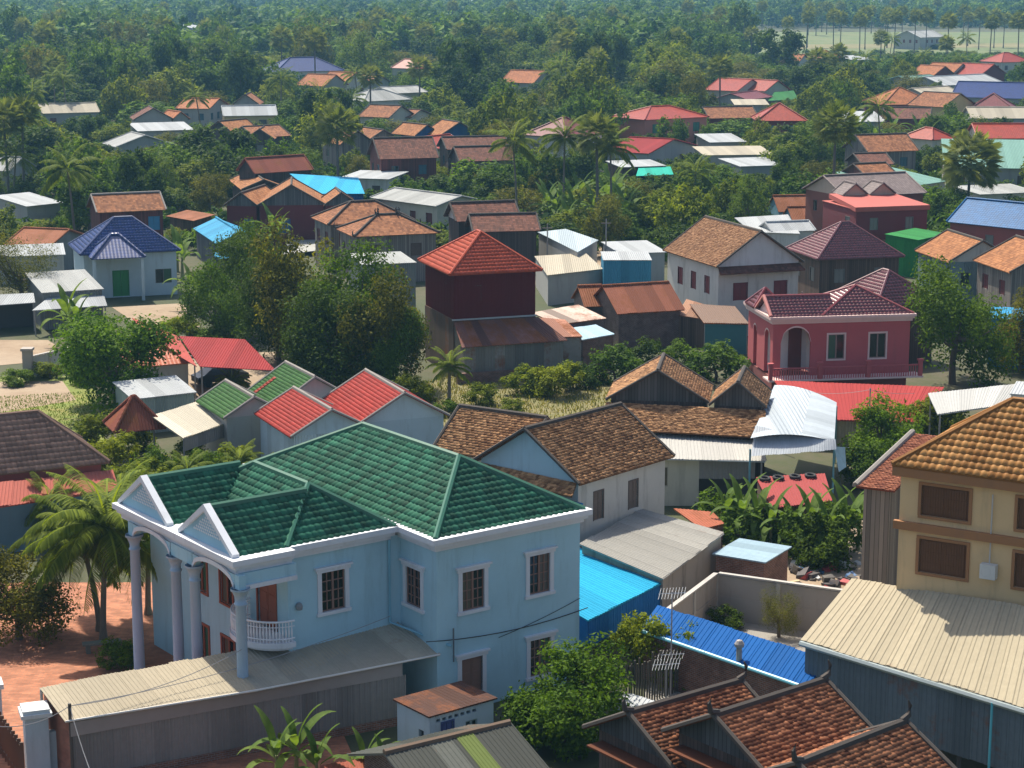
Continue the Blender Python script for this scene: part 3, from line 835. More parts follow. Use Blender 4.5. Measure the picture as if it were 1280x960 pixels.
# ---------------------------------------------------------------- long tin shed beside the villa
def tin_shed():
    pl = [((82, 903), 2.8), ((320, 864), 2.85), ((277, 817), 3.45), ((49, 859), 3.4), ((550, 819), 2.85), ((480, 767), 3.75)]
    w = [P(*p, z) for p, z in pl]; o = w[0].copy(); o.z = 0
    R = tag(empty('tin_shed', o), 'long cream tin roofed shed with grey ribbed side wall beside the blue villa', 'shed')
    q = [p - o for p in w]
    PADS.append([(w[i].x, w[i].y) for i in (0, 4, 5, 2, 3)]); SB.append((45, 765, 552, 960, 74))
    cream = tin((0.38, 0.33, 0.24), .3, False, gloss=.6, tone=.14); br = tin((0.235, 0.215, 0.20), .25, False, tone=.22, gloss=.6)
    ro = MB().poly([q[0], q[1], q[2], q[3]]).poly([q[1], q[4], q[5], q[2]]).build('roof', cream, R); ro.location.z -= .03
    sheets(ro, [q[0], q[1], q[2], q[3]], cream, .75, .15, .02, .03)
    sheets(ro, [q[1], q[4], q[5], q[2]], tin((0.36, 0.33, 0.26), .3, False, gloss=.6, tone=.14), .75, .15, .02, .03)
    e = q[0] + (q[4] - q[0]) * .885
    f0, f1 = q[0] + Vector((.12, .25, -.06)), e + Vector((.05, .25, -.06))
    wo = MB().poly([(f0.x, f0.y, 0), (f1.x, f1.y, 0), f1, f0]).build('wall', br, R)
    dn = Vector((0, 0, -.55)); fl = Vector((0.02, -.1, 0))
    sheets(wo, [Vector((f0.x, f0.y, 0.35)) + fl * .5, Vector((f1.x, f1.y, .35)) + fl * .5, f1 + dn + fl * .5, f0 + dn + fl * .5], br, .8, .2, .03, 0.01)
    MB().poly([f0 + fl * 1.6 + dn * 1.05, f1 + fl * 1.6 + dn * 1.05, f1 + fl * 1.6, f0 + fl * 1.6]).build('fascia', plain((.27, .235, .22), .6), wo)
    MB().poly([Vector((f0.x, f0.y, 0)) + fl * 1.2, Vector((f1.x, f1.y, 0)) + fl * 1.2, Vector((f1.x, f1.y, .4)) + fl * 1.2, Vector((f0.x, f0.y, .4)) + fl * 1.2]).build('plinth', brick(), wo)
    MB().poly([(f0.x, f0.y, 0), (q[3].x + .2, q[3].y - .1, 0), q[3] + Vector((.2, -.1, -.05)), f0]).build('end_wall', brick((.36, .13, .07)), R)
    MB().tube([q[0] + Vector((0, 0, .03)), q[1] + Vector((0, 0, .03)), q[4] + Vector((0, 0, .03))], .045, 6).build('gutter', plain((.6, .58, .54)), R)
    for k in (3, 2): MB().tube([(q[k].x + .1, q[k].y - .1, 0), q[k] + Vector((.1, -.1, -.05))], .06, 6).build('post', plain((.3, .29, .28)), R)
tin_shed()

# ---------------------------------------------------------------- near and middle buildings
KT = tile((0.30, 0.135, 0.058), .5, .34, .85, c2=(0.54, 0.29, 0.135))            # old clay tile, near
KD = tile((0.25, 0.085, 0.04), .5, .40, .85, c2=(0.46, 0.19, 0.09))
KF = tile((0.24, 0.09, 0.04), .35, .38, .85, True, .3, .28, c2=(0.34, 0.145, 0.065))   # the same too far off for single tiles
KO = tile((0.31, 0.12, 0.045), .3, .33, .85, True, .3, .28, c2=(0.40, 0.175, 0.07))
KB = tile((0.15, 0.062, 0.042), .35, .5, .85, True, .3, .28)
MORT = plain((0.06, 0.05, 0.043), .9); MORTL = plain((.24, .22, .2), .9)
def T_(c, **k): return tile(c, .16, .15, k.pop('g', .42), **k)
RED = (0.47, 0.085, 0.04); MAROON = (0.15, 0.026, 0.030); NAVY = (0.008, 0.035, 0.17); ORANGE = (0.42, 0.19, 0.055)
W_WHITE = plaster((0.56, 0.55, 0.51), .7); W_GREY = plaster((.36, .36, .34), .4); W_BLUE = plaster((.45, .57, .63), .4); W_CREAM = plaster((.55, .52, .43), .4)
W_PINK = plaster((0.52, 0.11, 0.10), .15); W_MAR = tin((0.13, 0.020, 0.024), .05, tone=.08); W_OCH = plaster((0.72, 0.50, 0.26), .4)
WD_GREY = wood((.22, .19, .165), .22); WD_BRN = wood((.13, .075, .05), .2); WD_DK = wood((.075, .05, .042), .18); WD_RED = wood((.16, .035, .03), .2)
BRK = brick(); BRKD = brick((.13, .07, .055))
TIN_G = tin((.33, .34, .33), .2); TIN_W = tin((.37, .39, .40), .18); TIN_R = tin((.30, .115, .06), .75); TIN_C = tin((.40, .36, .28), .2); TIN_B = tin((.05, .27, .46), .03); TIN_CY = tin((.03, .33, .55), .02)
TIN_RED = tin((.25, .028, .028), .18); TIN_SAL = tin((.38, .075, .06), .15); TIN_SF = tin((.15, .28, .24), .12)
sT = lambda c, rust=.12, **k: tin(c, rust, False, **k)
SH_G = sT((.34, .33, .30), .3); SH_W = sT((.43, .45, .46), .12); SH_BG = sT((.12, .145, .165), .38, tone=.5, gloss=.6); SH_GG = sT((.22, .21, .19), .5, tone=.4)
GREY_D = (0.12, 0.12, 0.12); SHUT = (.16, .12, .10); MSH = (.17, .025, .03); TEAL = (.03, .19, .25); DKG = (.03, .03, .03)

# white-walled house with clay tiles, two roofs at right angles
r, W, D = house('white house with old clay tile roof and pale blue gable behind the green roofed villa', (590, 577), (724, 606), 6.0, 8.0, 'gy', 2.3, KT, W_WHITE, .35,
      [('r', 2.0, 3.7, .75, 1.5, 'shut', SHUT), ('r', 4.9, 3.7, .75, 1.5, 'shut', SHUT), ('f', 3.4, 3.6, 1, 1.4, 'shut', SHUT)], tk='khmer', gm=plaster((.42, .58, .66), .35), capm=MORT)
MB().box(.0, W, -.55, .34, 4.9, 4.97).build('awning', tin((.04, .2, .42), .03), r)
sk = MB().slab([(.1, -.45, 5.45), (W - .1, -.45, 5.45), (W - .4, .3, 5.95), (.4, .3, 5.95)], .06).build('skirt_roof', KT, r)
add_tiles(sk, [[(.1, -.45, 5.45), (W - .1, -.45, 5.45), (W - .4, .3, 5.95), (.4, .3, 5.95)]], 'khmer', KT)
ridge_house('clay tiled wing roof tucked between the villa and the white gabled house', (574, 508), (684, 523), 7.9, 2.7, 1.9, rm=KT, wm=W_WHITE, tk='khmer', capm=MORT)
quadroof('narrow rust red lean-to roof under the clay tiled wing', [(522, 580), (598, 600), (590, 566), (540, 556)], [3.6, 3.6, 4.4, 4.4], 'lean_to', 'lean-to', TIN_RED, sT((.36, .09, .06), .4), wall=WD_BRN)
# tin lean-tos in the yard
r, q = quadroof('grey corrugated lean-to roof between the white house and the bright blue roof', [(829, 724), (905, 667), (801, 637), (724, 680)], [2.9, 2.9, 3.5, 3.5], 'lean_to', 'lean-to', SH_G, SH_G, wall=plaster((.33, .29, .24), .9), sides=(0, 3))
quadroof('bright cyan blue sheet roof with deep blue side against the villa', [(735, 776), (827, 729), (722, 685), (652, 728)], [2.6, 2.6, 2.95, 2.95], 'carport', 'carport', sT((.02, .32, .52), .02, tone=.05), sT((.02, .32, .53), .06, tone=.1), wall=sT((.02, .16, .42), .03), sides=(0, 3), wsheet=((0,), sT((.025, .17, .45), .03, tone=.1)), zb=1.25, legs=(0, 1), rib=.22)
r, q = quadroof('deep blue sheet roof with pale gutter over a brick wall', [(800, 787), (1008, 859), (1032, 823), (822, 757)], [2.3, 2.3, 2.75, 2.75], 'outbuilding', 'outbuilding', sT((.0015, .075, .27), .02), sT((.0015, .075, .27), .08, tone=.14), wall=BRK, sides=(0, 1), rib=.2)
MB().tube([q[0] + Vector((0, -.08, -.02)), q[1] + Vector((0, -.08, -.02))], .09, 8).build('gutter', plain((.15, .45, .55), .4), r)
MB().tube([q[1] + Vector((.02, -.08, 0)), q[1] + Vector((.02, -.08, -2.2))], .06, 8).build('downpipe', plain((.15, .45, .55), .4), r)
k_ = q[0] + (q[1] - q[0]) * .62
MB().lathe((k_.x, k_.y + .35, k_.z), [(.13, -.6), (.13, .55), (.1, .6), (.2, .66), (.22, .8), (.12, .95), (0, 1.0)], 10).build('chimney', plain((.32, .3, .29), .6), r)
r, q = quadroof('wide cream ribbed metal roof over blue grey sheet walls below the ochre house', [(1001, 800), (1310, 894), (1330, 766), (1064, 724)], [3.9, 3.9, 5.75, 5.75], 'warehouse', 'warehouse', sT((.40, .345, .24), .05), sT((.40, .345, .24), .24, tone=.07, gloss=.6), wall=SH_BG, sides=(0, 3), wsheet=((0,), SH_BG), zb=1.1, sw=.85, rib=.28)
MB().tube([q[0] + Vector((-.03, -.08, -.12)), q[1] + Vector((-.03, -.08, -.12))], .12, 6).build('gutter', plain((.32, .37, .37), .4), r)
p_ = q[0] + (q[1] - q[0]) * .80
MB().tube([p_ + Vector((-.1, -.12, -.1)), Vector((p_.x - .1, p_.y - .12, 0))], .05, 8).build('downpipe', plain((.12, .5, .6), .4), r)
for k in range(7):
    p_ = q[0] + (q[1] - q[0]) * (.03 + k / 6.3)
    MB().tube([(p_.x + .2, p_.y + .3, 0), (p_.x + .2, p_.y + .3, 1.2)], .09, 6).build('post', plain((.07, .06, .055)), r)
# three dark clay tiled timber houses
for lab, a_, b_, zr in (('dark clay tiled timber house with wooden gable beside the antenna mast', (785, 892), (927, 851), 5.9), ('middle dark clay tiled roof with carved finials in the row of timber houses', (892, 895), (1032, 850), 7.05), ('dark clay tiled timber house close to the blue grey sheet wall', (997, 955), (1132, 902), 7.05)):
    r, W, D = ridge_house(lab, a_, b_, zr, 2.45, 1.3, rm=KD, wm=WD_DK, tk='khmer', capm=MORT, finial=True, ov=.4, gm=wood((.06, .07, .08), .2), group='dark tiled timber houses')
    MB().box(-.35, .38, .6, D - .6, zr - 1.75, zr - 1.68).build('gable_awning', KD, r)
# small things at the bottom edge
r, W, D = ridge_house('low shed with mossy grey corrugated roof below the outhouse', (480, 942), (637, 904), 3.0, 2.8, 1.0, rm=tin((.20, .20, .185), .1, False), wm=BRKD, sh=sT((.085, .09, .08), .3, tone=.35), name='shed', cat='shed', capm=plain((.17, .11, .07)), rakes=False)
sheets(r, [(W * .55, -.02, 2.0), (W * .55 + .75, -.02, 2.0), (W * .55 + .75, D / 2, 3.0), (W * .55, D / 2, 3.0)], sT((.13, .17, .05), .2), .75, .15, .02, .05, name='green_sheet')
house('small white outhouse with rusty flat roof and vent blocks beside the villa', (536, 896), (622, 872), 2.4, (502, 882), 'flat', 0.0, tin((.085, .045, .035), .5), W_BLUE, .12,  # rusty roof colour darkened to carry the villa's shade
      [('f', 1.0, .5, .55, 1.4, 'door', (.05, .08, .25)), ('f', 2.2, 1.0, .6, .7, 'pane', (.2, .3, .3)), ('l', .7, 1.2, .35, .4, 'void')] + [('f', .55 + .3 * i, 2.0, .2, .14, 'void') for i in range(7)], name='outhouse', cat='outhouse')
quadroof('rusty red sheet lying by the banana plant below the long shed', [(405, 985), (505, 965), (495, 940), (400, 958)], [1.0, 1.0, 1.3, 1.3], 'lean_to', 'lean-to', TIN_RED, sT((.3, .09, .06), .5), wall=BRK)
quadroof('crumpled white roofing sheets behind the round green tree', [(752, 884), (815, 898), (828, 880), (768, 862)], [1.6, 1.6, 1.9, 1.9], 'sheet_cover', 'roof', SH_W, SH_W, legs=(0, 1, 2, 3))
# ochre house
r, W, D = house('ochre three-storey house with orange tile roof and brown window grilles', (1115, 581), (1480, 629), 11.25, 7.6, 'hip', 2.45, tile((0.36, 0.15, 0.03), .22, .2, .6, c2=(.52, .26, .08)), W_OCH, .3,
      [('f', 2.25, 9.2, 2.0, 1.3, 'shut', (.15, .06, .022)), ('f', 2.25, 6.75, 2.0, 1.45, 'shut', (.15, .06, .022)), ('f', 6.3, 9.2, 2.0, 1.3, 'shut', (.15, .06, .022)), ('f', 6.3, 6.75, 2.0, 1.45, 'shut', (.15, .06, .022))], tk='bold', show=.45)
oc = plaster((.36, .17, .07), .3)
MB().box(.02, W, .0, .32, 10.8, 11.17).box(.1, W, .12, .33, 8.5, 8.85).build('band', oc, r)
for x in (2.25, 6.3):
    for z, h in ((9.2, 1.3), (6.75, 1.45)):
        gr = MB()
        gr.obox((0, .3, 0), (1, 0, 0), (0, -1, 0), x - 1.14, x + 1.14, -.01, .06, z - .12, z).obox((0, .3, 0), (1, 0, 0), (0, -1, 0), x - 1.14, x + 1.14, -.01, .06, z + h, z + h + .12)
        for s in (-1, 1): gr.obox((0, .3, 0), (1, 0, 0), (0, -1, 0), x + s * 1.08 - .07, x + s * 1.08 + .06, -.01, .06, z, z + h)
        go = gr.build('window_surround', oc, r)
        li = MB()
        for i in range(19): li.tube([(x - .98 + i * .11, .33, z + .02), (x - .98 + i * .11, .33, z + h - .02)], .012, 4)
        li.build('grille', plain((.16, .075, .03)), go)
ac = MB().box(3.95, 4.6, -.1, .26, 7.0, 7.6).build('air_conditioner', plain((.6, .6, .57), .5), r)
MB().lathe((0, 0, 0), [(0.0, -.02), (.2, -.02), (.2, 0)], 14).build('fan', plain((.05, .05, .05)), ac)
f_ = [o for o in ac.children][0]; f_.location = (4.22, -.105, 7.3); f_.rotation_euler = (math.pi / 2, 0, 0)
MB().tube([(4.25, .22, 7.6), (4.25, .22, 10.5)], .03, 6).build('pipe', plain((.5, .48, .45)), r)
r, W, D = house('old timber annex with red tile eave and plank wall beside the ochre house', (1070, 608), (1118, 614), 7.6, 9.0, 'shed', .7, tile((.30, .075, .035), .4, .4, .7, c2=(.45, .16, .08)), WD_GREY, .3, tk='khmer', name='annex', cat='annex')
MB().bar((-.05, 0, 7.65), (-.05, 9.0, 8.4), .3, .15).build('verge', MORTL, r)
# tile house with salmon awning, left edge
r, W, D = house('house with dark brown tile hip roof and salmon tin awning beside the lawn', (-120, 606), (137, 578), 4.0, 6.4, 'hip', 2.6, tile((.27, .165, .12), .22, .18, .75), plaster((.4, .1, .09)), .4, tk='bold')
quadroof('salmon red tin awning below the dark brown tile roof', [(-70, 644), (146, 612), (139, 588), (-60, 610)], [2.7, 2.7, 3.7, 3.7], 'awning', 'awning', TIN_SAL, sT((.50, .15, .11), .08, tone=.08), legs=(1,), wall=plaster((.10, .16, .2)), sides=(0,))  # wall's dark blue stands in for the shade under the awning
# green and red roofed cottages
GT, RT = (0.05, 0.135, 0.032), (0.36, 0.038, 0.026)
def cottage(lab, r1, r2, zr, hw, rise, c, wm, gm):
    return ridge_house(lab, r1, r2, zr, hw, rise, rm=tile(c, .2, .2, .6), wm=wm, gm=gm, tk='fine', capm=MORTL, ov=.3)
cottage('small cottage with moss green tile roof next to the cream canopy', (282, 476), (318, 497), 4.4, 2.1, 1.2, GT, W_GREY, plaster((.5, .42, .42)))
r, W, D = cottage('green roofed cottage with one strip of red tiles', (357, 453), (394, 472), 4.9, 2.8, 1.75, GT, W_GREY, plaster((.5, .42, .42)))
add_tiles(r, [[(1.0, .12, 3.26), (1.5, .12, 3.26), (1.5, 1.6, 4.19), (1.0, 1.6, 4.19)]], 'fine', tile((.34, .06, .035), .2, .2, .6), 'red_tiles')
cottage('red roofed cottage with pale sheet wall nearest the green cottages', (367, 485), (415, 513), 4.9, 2.7, 1.45, RT, tin((.45, .55, .6), .1), plaster((.45, .58, .66)))
cottage('larger red roofed cottage with white and blue gable beside the small palm', (457, 463), (506, 492), 5.2, 3.0, 1.7, RT, W_BLUE, plaster((.52, .64, .70)))
quadroof('cream curved canopy on posts beside the green cottage', [(229, 548), (284, 529), (244, 503), (189, 520)], [2.6, 2.6, 3.0, 3.0], 'canopy', 'canopy', TIN_C, sT((.50, .46, .37), .05), wall=tin((.33, .29, .27), .1), sides=(0,), zb=1.7, legs=(0, 1, 2, 3))
house('rust red pyramid roof shelter among the shrubs', (143, 541), (208, 535), 2.3, 3.2, 'hip', 1.9, tin((.22, .07, .045), .5), None, name='shelter', cat='shelter')
house('white roofed market stall with pale blue side under the mango tree', (165, 499), (246, 490), 2.6, 4.0, 'shed', .5, TIN_W, tin((.3, .36, .34), .1), .15, name='stall', cat='stall')
house('bungalow with salmon orange tile roof behind the mango tree', (150, 461), (242, 453), 2.5, 5.5, 'hip', 1.7, T_((.50, .14, .07), flat=True), W_WHITE, .35)
quadroof('red sheet roof of the gateway beside the dark trees', [(250, 458), (345, 463), (306, 424), (224, 420)], [3.0, 3.0, 3.4, 3.4], 'gateway_roof', 'roof', TIN_RED, legs=(0, 1))
quadroof('long narrow red sheet roof joining the orange tiled bungalow', [(183, 421), (246, 458), (222, 420), (165, 397)], [3.0, 3.0, 3.3, 3.3], 'gateway_roof', 'roof', TIN_SAL, legs=(0, 1))
R_ = tag(empty('gate', P(235, 468, 0)), 'white lattice gate under the red sheet roof', 'gate')
for k in range(2): MB().tube([(0, 0, .9 + .6 * k), (4.0, -.25, .9 + .6 * k)], .04, 5).build('rail', plain((.6, .6, .58)), R_)
for k in range(5): MB().tube([(k, -.06 * k, 0), (k, -.06 * k, 1.6)], .04, 5).build('upright', plain((.6, .6, .58)), R_)
# navy tile house
r, W, D = house('grey bungalow with navy tile hip roof and porch', (100, 319), (226, 313), 4.4, 8.0, 'hip', 3.0, tile(NAVY, .2, .1, .38, e=.36), W_BLUE, .4, [('f', 8.1, 1.2, 1.6, 1.4, 'pane', GREY_D), ('f', 3.9, .1, 1.5, 2.5, 'door', (.02, .22, .05))], tk='bold')
r2, W2, D2 = house('porch', (114, 324), (182, 321), 4.3, 4.4, 'hip', 2.0, tile(NAVY, .2, .1, .38, flat=True, e=.38, w=.34), None)
for x in (.3, W2 - .3): MB().box(x - .14, x + .14, .2, .48, 0, 4.25).build('post', W_BLUE, r2)
adopt(r2, r, 'porch')
house('clay tiled house with maroon timber wall and blue shutter', (121, 266), (208, 262), 4.9, 6.0, 'gx', 1.7, KF, WD_RED, .35, [('f', 6.5, 2.6, 1.2, 1.5, 'shut', (.05, .22, .38))], capm=MORTL)
house('small shed with rusty gable roof beside the navy tiled bungalow', (62, 309), (112, 296), 3.0, 5.5, 'gy', 1.3, TIN_R, tin((.2, .22, .22), .2), .3, name='shed', cat='shed')
house('low white sheet roof beside the feathery tree', (-30, 322), (82, 318), 2.9, 4.5, 'shed', .6, TIN_W, W_GREY, .2, name='shed', cat='shed')
house('grey sheet roofed workshop with white awning beside the feathery tree', (52, 366), (130, 361), 3.4, 8.0, 'shed', .7, TIN_G, tin((.2, .21, .21), .1), .15, name='workshop', cat='workshop')
quadroof('white ribbed awning in front of the grey workshop', [(40, 388), (134, 382), (130, 369), (60, 372)], [2.3, 2.3, 2.9, 2.9], 'awning', 'awning', TIN_W, legs=(0, 1))
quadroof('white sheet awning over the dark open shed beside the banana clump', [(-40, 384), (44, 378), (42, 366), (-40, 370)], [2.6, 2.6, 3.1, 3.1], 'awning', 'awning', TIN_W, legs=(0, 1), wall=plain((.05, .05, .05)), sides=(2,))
# blue tin house, long maroon house with clay tile gables
r, W, D = ridge_house('timber hut with bright blue sheet roof beside the maroon house', (270, 272), (300, 290), 4.4, 2.6, 1.1, rm=TIN_B, wm=wood((.08, .1, .12), .2), ov=.3, rakes=False)
MB().slab([(W - .2, -.3, 2.3), (W + 1.6, -.3, 1.9), (W + 1.6, 5.5, 1.9), (W - .2, 5.5, 2.3)], .05).build('awning', TIN_B, r)
MARW = plaster((.16, .028, .03), .2)
house('small clay tiled end wing of the long maroon house', (280, 257), (322, 258), 4.6, 9.0, 'gy', 1.5, KO, MARW, .25, [('f', 2.9, 1.2, 1.1, 1.8, 'shut', (.03, .12, .3))], gm=wood((.14, .13, .13), .2), capm=MORT)
house('large clay tiled gable of the long maroon house', (322, 257), (407, 256), 4.7, 9.0, 'gy', 2.3, KO, MARW, .2, [('f', 3.2, 1.4, 1.0, 1.6, 'shut', (.03, .12, .3))], gm=wood((.14, .13, .13), .2), capm=MORT)
house('clay tiled gable closing the long maroon house under the cyan roof', (405, 257), (449, 256), 4.7, 6.0, 'gy', 1.4, KO, MARW, .2, [('f', 1.4, 1.6, .8, 1.2, 'shut', (.03, .08, .25))], gm=wood((.14, .13, .13), .2), capm=MORT)
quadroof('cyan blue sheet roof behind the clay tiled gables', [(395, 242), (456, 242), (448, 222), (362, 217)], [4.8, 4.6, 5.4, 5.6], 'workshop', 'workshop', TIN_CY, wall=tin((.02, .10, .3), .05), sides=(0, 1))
house('brown tin roofed barn behind the maroon house', (318, 217), (392, 212), 5.0, 5.0, 'gx', 1.8, tin((.24, .075, .05), .5), WD_DK, .3, name='barn', cat='barn')
ridge_house('rust roofed shed with striped sheets behind the maroon house', (313, 213), (330, 225), 4.6, 3.0, 1.2, rm=KO, wm=WD_DK, capm=MORT)
ridge_house('clay tiled shed under the brown barn', (352, 206), (375, 212), 4.8, 3.0, 1.3, rm=KO, wm=WD_DK, capm=MORT)
quadroof('pale concrete apron beside the maroon house', [(355, 318), (405, 312), (412, 292), (360, 296)], [.6, .6, .6, .6], 'platform', 'platform', W_GREY)
# hipped clay tile house and its neighbours
house('weathered timber house with hipped clay tile roof and wall of grey planks', (442, 296), (550, 291), 5.0, 7.0, 'hip', 1.7, KF, WD_GREY, .35, capm=MORT, finial=True)
house('clay tiled rear roof of the grey plank house', (410, 281), (520, 276), 5.3, 7.0, 'hip', 1.9, KF, WD_GREY, .35, capm=MORT)
house('tall grey green sheet walled store beside the dark red tower house', (452, 331), (521, 328), 6.0, 6.0, 'shed', .2, TIN_G, tin((.20, .235, .225), .08), .1, name='store', cat='store')
house('timber house with double clay tile roof behind the red hip roof', (591, 290), (676, 288), 4.9, 5.0, 'gx', 1.5, KB, WD_DK, .4, [('f', 2.6, 2.4, .8, 1.3, 'shut', BROWN)], capm=MORT)
house('taller clay tiled rear roof with white gable behind the red hip roof', (570, 277), (652, 274), 5.4, 5.0, 'gx', 1.7, KB, WD_DK, .4, gm=W_WHITE, capm=MORT)
# dark red tower house with red hip roof
r, W, D = house('tall dark red sheet walled house with red tile hip roof', (562, 344), (678, 338), 8.2, 8.6, 'hip', 2.7, tile(RED, .14, .1, .42), sT((.115, .018, .02), .02), .5, tk='bold', wsh=('fl', sT((.125, .019, .021), .03, tone=.07, gloss=.55)), z0=0.0, z0w=4.6, show=.7)
MB().box(.42, W - .42, .42, D - .42, 0, 4.55).build('lower_wall', tin((.13, .10, .085), .5, tone=.4), r)
MB().box(.3, W - .3, .36, .42, 4.5, 4.62).build('flashing', plain((.4, .42, .43)), r)
q4 = [(.2, -2.4, 2.9), (W + 1.2, -2.4, 2.9), (W - .3, .4, 4.4), (.45, .4, 4.4)]
lt = MB().slab(q4, .04).build('lean_to_roof', TIN_R, r); sheets(lt, q4, sT((.20, .10, .085), .7, tone=.5), .8, .2, .025, .02)
lw = MB().poly([(.5, -2.1, 0), (W + .9, -2.1, 0), (W + .9, -2.1, 2.95), (.5, -2.1, 2.95)]).poly([(.5, -2.1, 0), (.5, .5, 0), (.5, .5, 4.2), (.5, -2.1, 2.95)]).build('lean_to_wall', SH_GG, r)
sheets(lw, [(.5, -2.12, .8), (W + .9, -2.12, .8), (W + .9, -2.12, 2.95), (.5, -2.12, 2.95)], SH_GG, .8, .2, .02, .0)
MB().box(-.2, W + 2.4, -2.5, -2.2, 0, .85).build('plinth', BRK, r)
quadroof('rust striped sheet roof leaning on the dark red tower house', [(690, 422), (728, 421), (706, 400), (662, 396)], [3.0, 2.9, 3.6, 3.8], 'lean_to', 'lean-to', TIN_R, sT((.40, .2, .14), .55, tone=.4), wall=SH_GG, sides=(0, 1))
quadroof('white and rust striped sheet roof beside the brick shed', [(700, 406), (757, 398), (722, 381), (664, 391)], [3.0, 3.0, 3.5, 3.5], 'lean_to', 'lean-to', TIN_R, sT((.48, .38, .32), .5, tone=.5), wall=BRKD, sides=(0,))
quadroof('small pale blue sheet roof over a brick wall beside the tower house', [(728, 425), (768, 418), (744, 406), (708, 411)], [2.5, 2.5, 2.8, 2.8], 'lean_to', 'lean-to', TIN_W, sT((.4, .56, .66), .1), wall=BRK, sides=(0, 1))
ridge_house('dark brick shed with rusty sheet gable roof and pale streaks', (753, 358), (836, 353), 5.0, 3.2, 1.9, rm=TIN_R, wm=BRKD, sh=sT((.235, .09, .055), .5, tone=.25), name='shed', cat='shed', rakes=False, ov=.25)
ridge_house('smaller rusty gable joining the dark brick shed', (722, 358), (752, 357), 4.6, 2.4, 1.4, rm=TIN_R, wm=BRKD, name='shed', cat='shed', rakes=False, ov=.25)
# white tile-roofed house, pale roofs, blue store
r, W, D = house('white plastered house with orange clay roof and maroon shutters', (896, 334), (1005, 328), 6.3, (824, 313), 'gy', 2.9, tile((.31, .14, .07), .4, .35, .85, c2=(.42, .23, .12)), W_WHITE, .35,
      [('l', 2.6, 3.6, .9, 1.5, 'shut', MSH), ('l', 5.4, 3.6, .9, 1.5, 'shut', MSH), ('l', 8.2, 3.6, .9, 1.5, 'shut', MSH), ('f', 2.5, 3.2, 1.3, 1.5, 'shut', MSH), ('f', 6.4, 3.2, 1.2, 1.5, 'shut', MSH)], tk='khmer', gm=plaster((.6, .6, .6), .4), capm=MORT, show=.7)
MB().slab([(.1, -.5, 5.75), (W - .1, -.5, 5.75), (W - .3, .34, 6.25), (.3, .34, 6.25)], .1).build('skirt_roof', KB, r)
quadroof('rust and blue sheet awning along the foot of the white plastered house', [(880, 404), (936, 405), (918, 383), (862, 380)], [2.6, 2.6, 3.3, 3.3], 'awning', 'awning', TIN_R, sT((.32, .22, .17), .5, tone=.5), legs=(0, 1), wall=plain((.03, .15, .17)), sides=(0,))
quadroof('rusty sheet awning between the brick shed and the white plastered house', [(846, 394), (886, 400), (897, 386), (858, 374)], [2.6, 2.6, 3.3, 3.3], 'awning', 'awning', TIN_R, sT((.36, .2, .13), .55, tone=.5), legs=(0, 1), wall=WD_BRN, sides=(0,))
house('mid blue sheet walled store with white roof edge', (754, 325), (815, 325), 4.2, 6.0, 'flat', 0, TIN_W, tin((.05, .22, .36), .04), .06, name='store', cat='store')
house('bright white low roof behind the mid blue store', (775, 317), (834, 315), 3.4, 7.0, 'shed', .3, TIN_W, W_GREY, .2, name='store', cat='store')
quadroof('pale grey sheet roof beside the mid blue store', [(722, 315), (748, 300), (707, 286), (672, 290)], [3.6, 3.6, 4.0, 4.0], 'workshop', 'workshop', tin((.38, .45, .49), .1), wall=W_GREY, sides=(0, 3))
quadroof('sand coloured flat roof behind the red hip roof', [(684, 344), (754, 336), (732, 316), (668, 320)], [3.0, 3.0, 3.1, 3.1], 'workshop', 'workshop', TIN_C, wall=W_GREY, sides=(0, 3))
